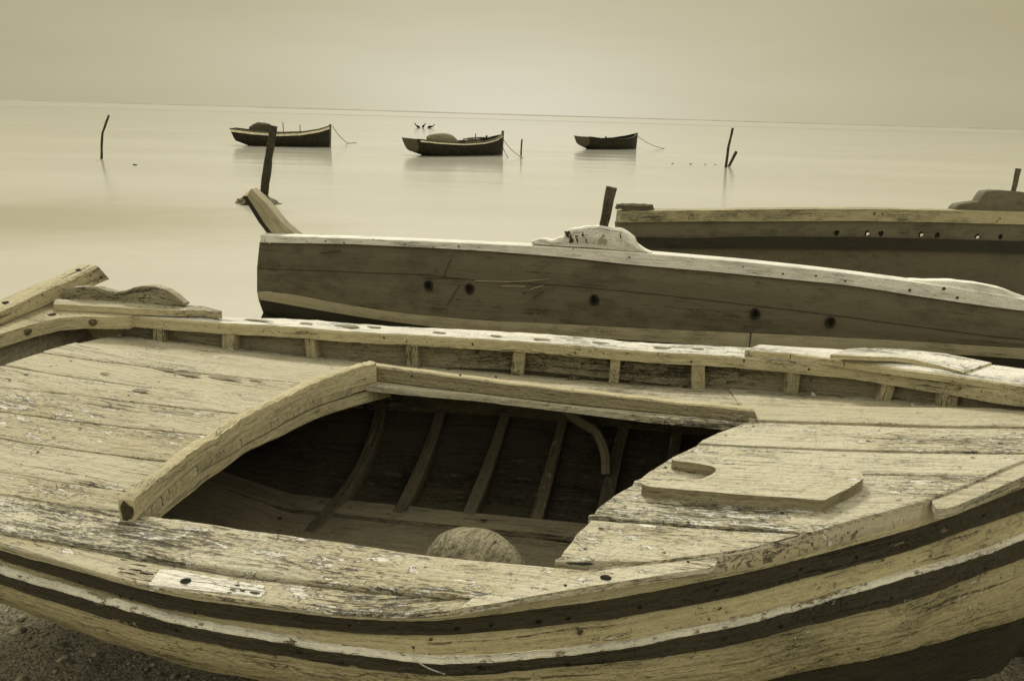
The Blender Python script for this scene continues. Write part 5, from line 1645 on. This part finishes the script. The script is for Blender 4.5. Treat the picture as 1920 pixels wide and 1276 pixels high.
c = at0(533, 274)
mA, xt, hb, shr = moored('moored boat with a broad cream band and a dark heap in its stern', (c[0], c[1], 0), 9, 5.0, 1.7, 0.90, 2, 'd', 0.10, 'far_dark')
heap('fishing_net', 'dark square shouldered heap in the stern of the left moored boat', mA, (-1.15, 0, 0.72), (0.68, 0.5, 0.56), M['net_dark'], 1)
thole(mA, 0.05, -0.5, 0.74, 0.55); thole(mA, 0.95, -0.5, 0.76, 0.42)
mooring('mooring rope running from the bow of the left moored boat into the water', wpt(mA, (2.66, 0, 1.15)), at0(652, 269), 0.12)
mooring('floating end of the left moored boat\'s rope', at0(652, 269) + [0, 0, 0.0], at0(668, 268), 0.0, 0.03)
c = at0(861, 291)
mB, xt, hb, shr = moored('moored boat with a thin cream line and a round pale heap in its stern', (c[0], c[1], 0), 38, 5.35, 1.75, 0.80, 1, 'l', 0.20, 'far_grey')
heap('fishing_net', 'pale rounded net heap in the stern of the middle moored boat', mB, (-1.0, 0.1, 0.66), (0.86, 0.66, 0.42), M['net'], 4)
heap('fishing_net', 'small dark bundle amidships in the middle moored boat', mB, (0.85, -0.1, 0.60), (0.42, 0.35, 0.20), M['net_dark'], 8)
o = mooring('oar laid along the near side of the middle moored boat', wpt(mB, (-0.2, -0.62, 0.80)), wpt(mB, (1.7, -0.40, 0.86)), -0.06, 0.03)
o.name = 'oar'; o['category'] = 'oar'; del o['group']
thole(mB, 0.75, -0.35, 0.66, 0.42); thole(mB, 1.9, 0.3, 0.85, 0.12, 0.05)
mooring('mooring rope from the middle moored boat to the water beside a thin stake', wpt(mB, (2.7, 0, 0.85)), at0(981, 297), 0.14)
mooring('short rope hanging at the bow of the middle moored boat', wpt(mB, (2.66, -0.04, 0.5)), at0(953, 296), 0.06)
c = at0(1144, 279)
mC, xt, hb, shr = moored('small plain dark moored boat, right of the three afloat', (c[0], c[1], 0), 40, 5.1, 1.7, 0.80, 0, 'n', 0.05, 'far_grey')
thole(mC, -1.1, -0.6, 0.72, 0.12, 0.05); thole(mC, -0.6, -0.65, 0.66, 0.10, 0.06); thole(mC, 0.45, -0.6, 0.66, 0.08, 0.08)
mooring('mooring rope slanting from the bow of the right moored boat', wpt(mC, (2.4, 0, 1.0)), at0(1246, 279), 0.2)

# ------------------------------------------------------------------ stakes, mound, floats, birds
def stake(label, base, pts, r_, group='wooden stakes standing in the water', mat='pole', taper=None, jit=0.1, name='wooden_stake'):
    """pts: sight spots from the waterline up; all stand above the base point's distance"""
    b0 = at0(*base); out = []
    for px, py in pts:
        d = sight(px, py); k = b0[1] / d[1]
        out.append(np.array([d[0] * k, b0[1], CAM_H + d[2] * k]))
    out = np.array(out)
    out = np.vstack([[out[0] - (out[1] - out[0]) / np.linalg.norm(out[1] - out[0]) * 0.4], out])
    P = resample(out, 40)
    w = wob(P, 6.0)
    P[:, 0] += 0.006 * w
    mb = MB(); mb.sweep(P - b0, circ(r_, 12, jit), up=(0, 1, 0), taper=np.interp(np.linspace(0, 1, 40), [0, 1], taper or (1.1, 0.85)) * (1 + 0.06 * wob(P + 3, 9)))
    o = mb.build(name, M[mat]); o.location = tuple(b0)
    tag(o, label, 'stake', group)
    return o


stake('thick leaning post rising from a mound in the water', (492, 377), [(492, 377), (494, 366), (503, 300), (513, 236)], 0.085, taper=(1.2, 0.9), name='wooden_stake')
stake('thin bent stake standing alone at the left', (190, 298), [(190, 298), (190.5, 275), (192, 249), (197, 236), (204, 216)], 0.042)
stake('tall thin stake on the right with a short one at its foot', (1361, 314), [(1361, 314), (1366, 275), (1374, 240)], 0.058)
stake('short stake slanting at the foot of the tall right stake', (1367, 312), [(1367, 312), (1374, 298), (1381, 284)], 0.062, taper=(0.9, 1.1))
stake('thin short stake beside the bow rope of the middle moored boat', (977, 291), [(977, 291), (977.5, 276), (979, 261)], 0.045)

b0 = at0(483, 380)
bm = bmesh.new(); bmesh.ops.create_icosphere(bm, subdivisions=5, radius=1.0)
V = np.array([v.co[:] for v in bm.verts]); Fs = [[v.index for v in f.verts] for f in bm.faces]; bm.free()
V = V * (1 + 0.22 * wob(V, 2.0) + 0.14 * wob(V, 5.0) + 0.06 * wob(V, 13))[:, None] * np.array([0.50, 0.50, 0.13]); V[:, 2] -= 0.01
V[:, 2] += 0.10 * np.exp(-((V[:, 0] + 0.02) / 0.12) ** 2)
mb = MB(); mb.add(V, V[:, :2], Fs); o = mb.build('mound', M['rock'], sharp=180); o.location = tuple(b0)
tag(o, 'low dark mound of stones and weed around the foot of the thick post', 'mound')

for k, (px, py, r_, lab) in enumerate(((253, 309.5, 0.075, 'small dark float on open water right of the bent stake'), (1261, 307, 0.06, 'leftmost of the four floats in line on the right'), (1295, 308, 0.07, 'second float from the left in the line on the right'), (1322, 308.5, 0.055, 'third float from the left in the line on the right'), (1341, 309, 0.05, 'float nearest the tall stake in the line on the right'))):
    bm = bmesh.new(); bmesh.ops.create_icosphere(bm, subdivisions=2, radius=1.0)
    V = np.array([v.co[:] for v in bm.verts]) * np.array([1.5, 1, 0.7]) * r_ * 0.75; Fs = [[v.index for v in f.verts] for f in bm.faces]; bm.free()
    mb = MB(); mb.add(V, V[:, :2], Fs); o = mb.build('net_float', M['far_dark' if k == 0 else 'far_mid']); o.location = tuple(at0(px, py))
    tag(o, lab, 'float', 'small floats on the water')


def bird(label, px, py, kind):
    b_ = at0(px, py)
    mb = MB()
    if kind == 'left':      # neck raised to the left
        body = [[0.42, 0, 0.02], [0.25, 0, 0.10], [0.0, 0, 0.20], [-0.18, 0, 0.36], [-0.25, 0, 0.50], [-0.33, 0, 0.56], [-0.44, 0, 0.55]]
        rad = [0.25, 0.8, 1.0, 0.6, 0.38, 0.42, 0.1]
    elif kind == 'right':
        body = [[-0.14, 0, 0.02], [-0.10, 0, 0.10], [-0.02, 0, 0.22], [0.10, 0, 0.38], [0.20, 0, 0.50], [0.28, 0, 0.54], [0.38, 0, 0.53]]
        rad = [0.5, 0.9, 1.0, 0.6, 0.38, 0.42, 0.1]
    else:
        body = [[-0.50, 0, 0.04], [-0.30, 0, 0.12], [0.0, 0, 0.17], [0.24, 0, 0.20], [0.36, 0, 0.33], [0.42, 0, 0.44], [0.54, 0, 0.44]]
        rad = [0.2, 0.8, 1.05, 0.75, 0.38, 0.42, 0.1]
    mb.sweep(smooth(body, 30), circ(0.155, 10), up=(0, 1, 0), taper=np.interp(np.linspace(0, 1, 30), np.linspace(0, 1, 7), rad))
    o = mb.build('water_bird', M['bird']); o.location = tuple(b_)
    tag(o, label, 'bird', 'dark birds floating near the horizon')


bird('dark water bird with its neck raised to the left, first of the three', 782, 239.5, 'left')
bird('dark water bird with an upright neck, between the other two', 794, 240, 'right')
bird('dark water bird lying longer on the water, last of the three on the right', 808, 240, 'long')
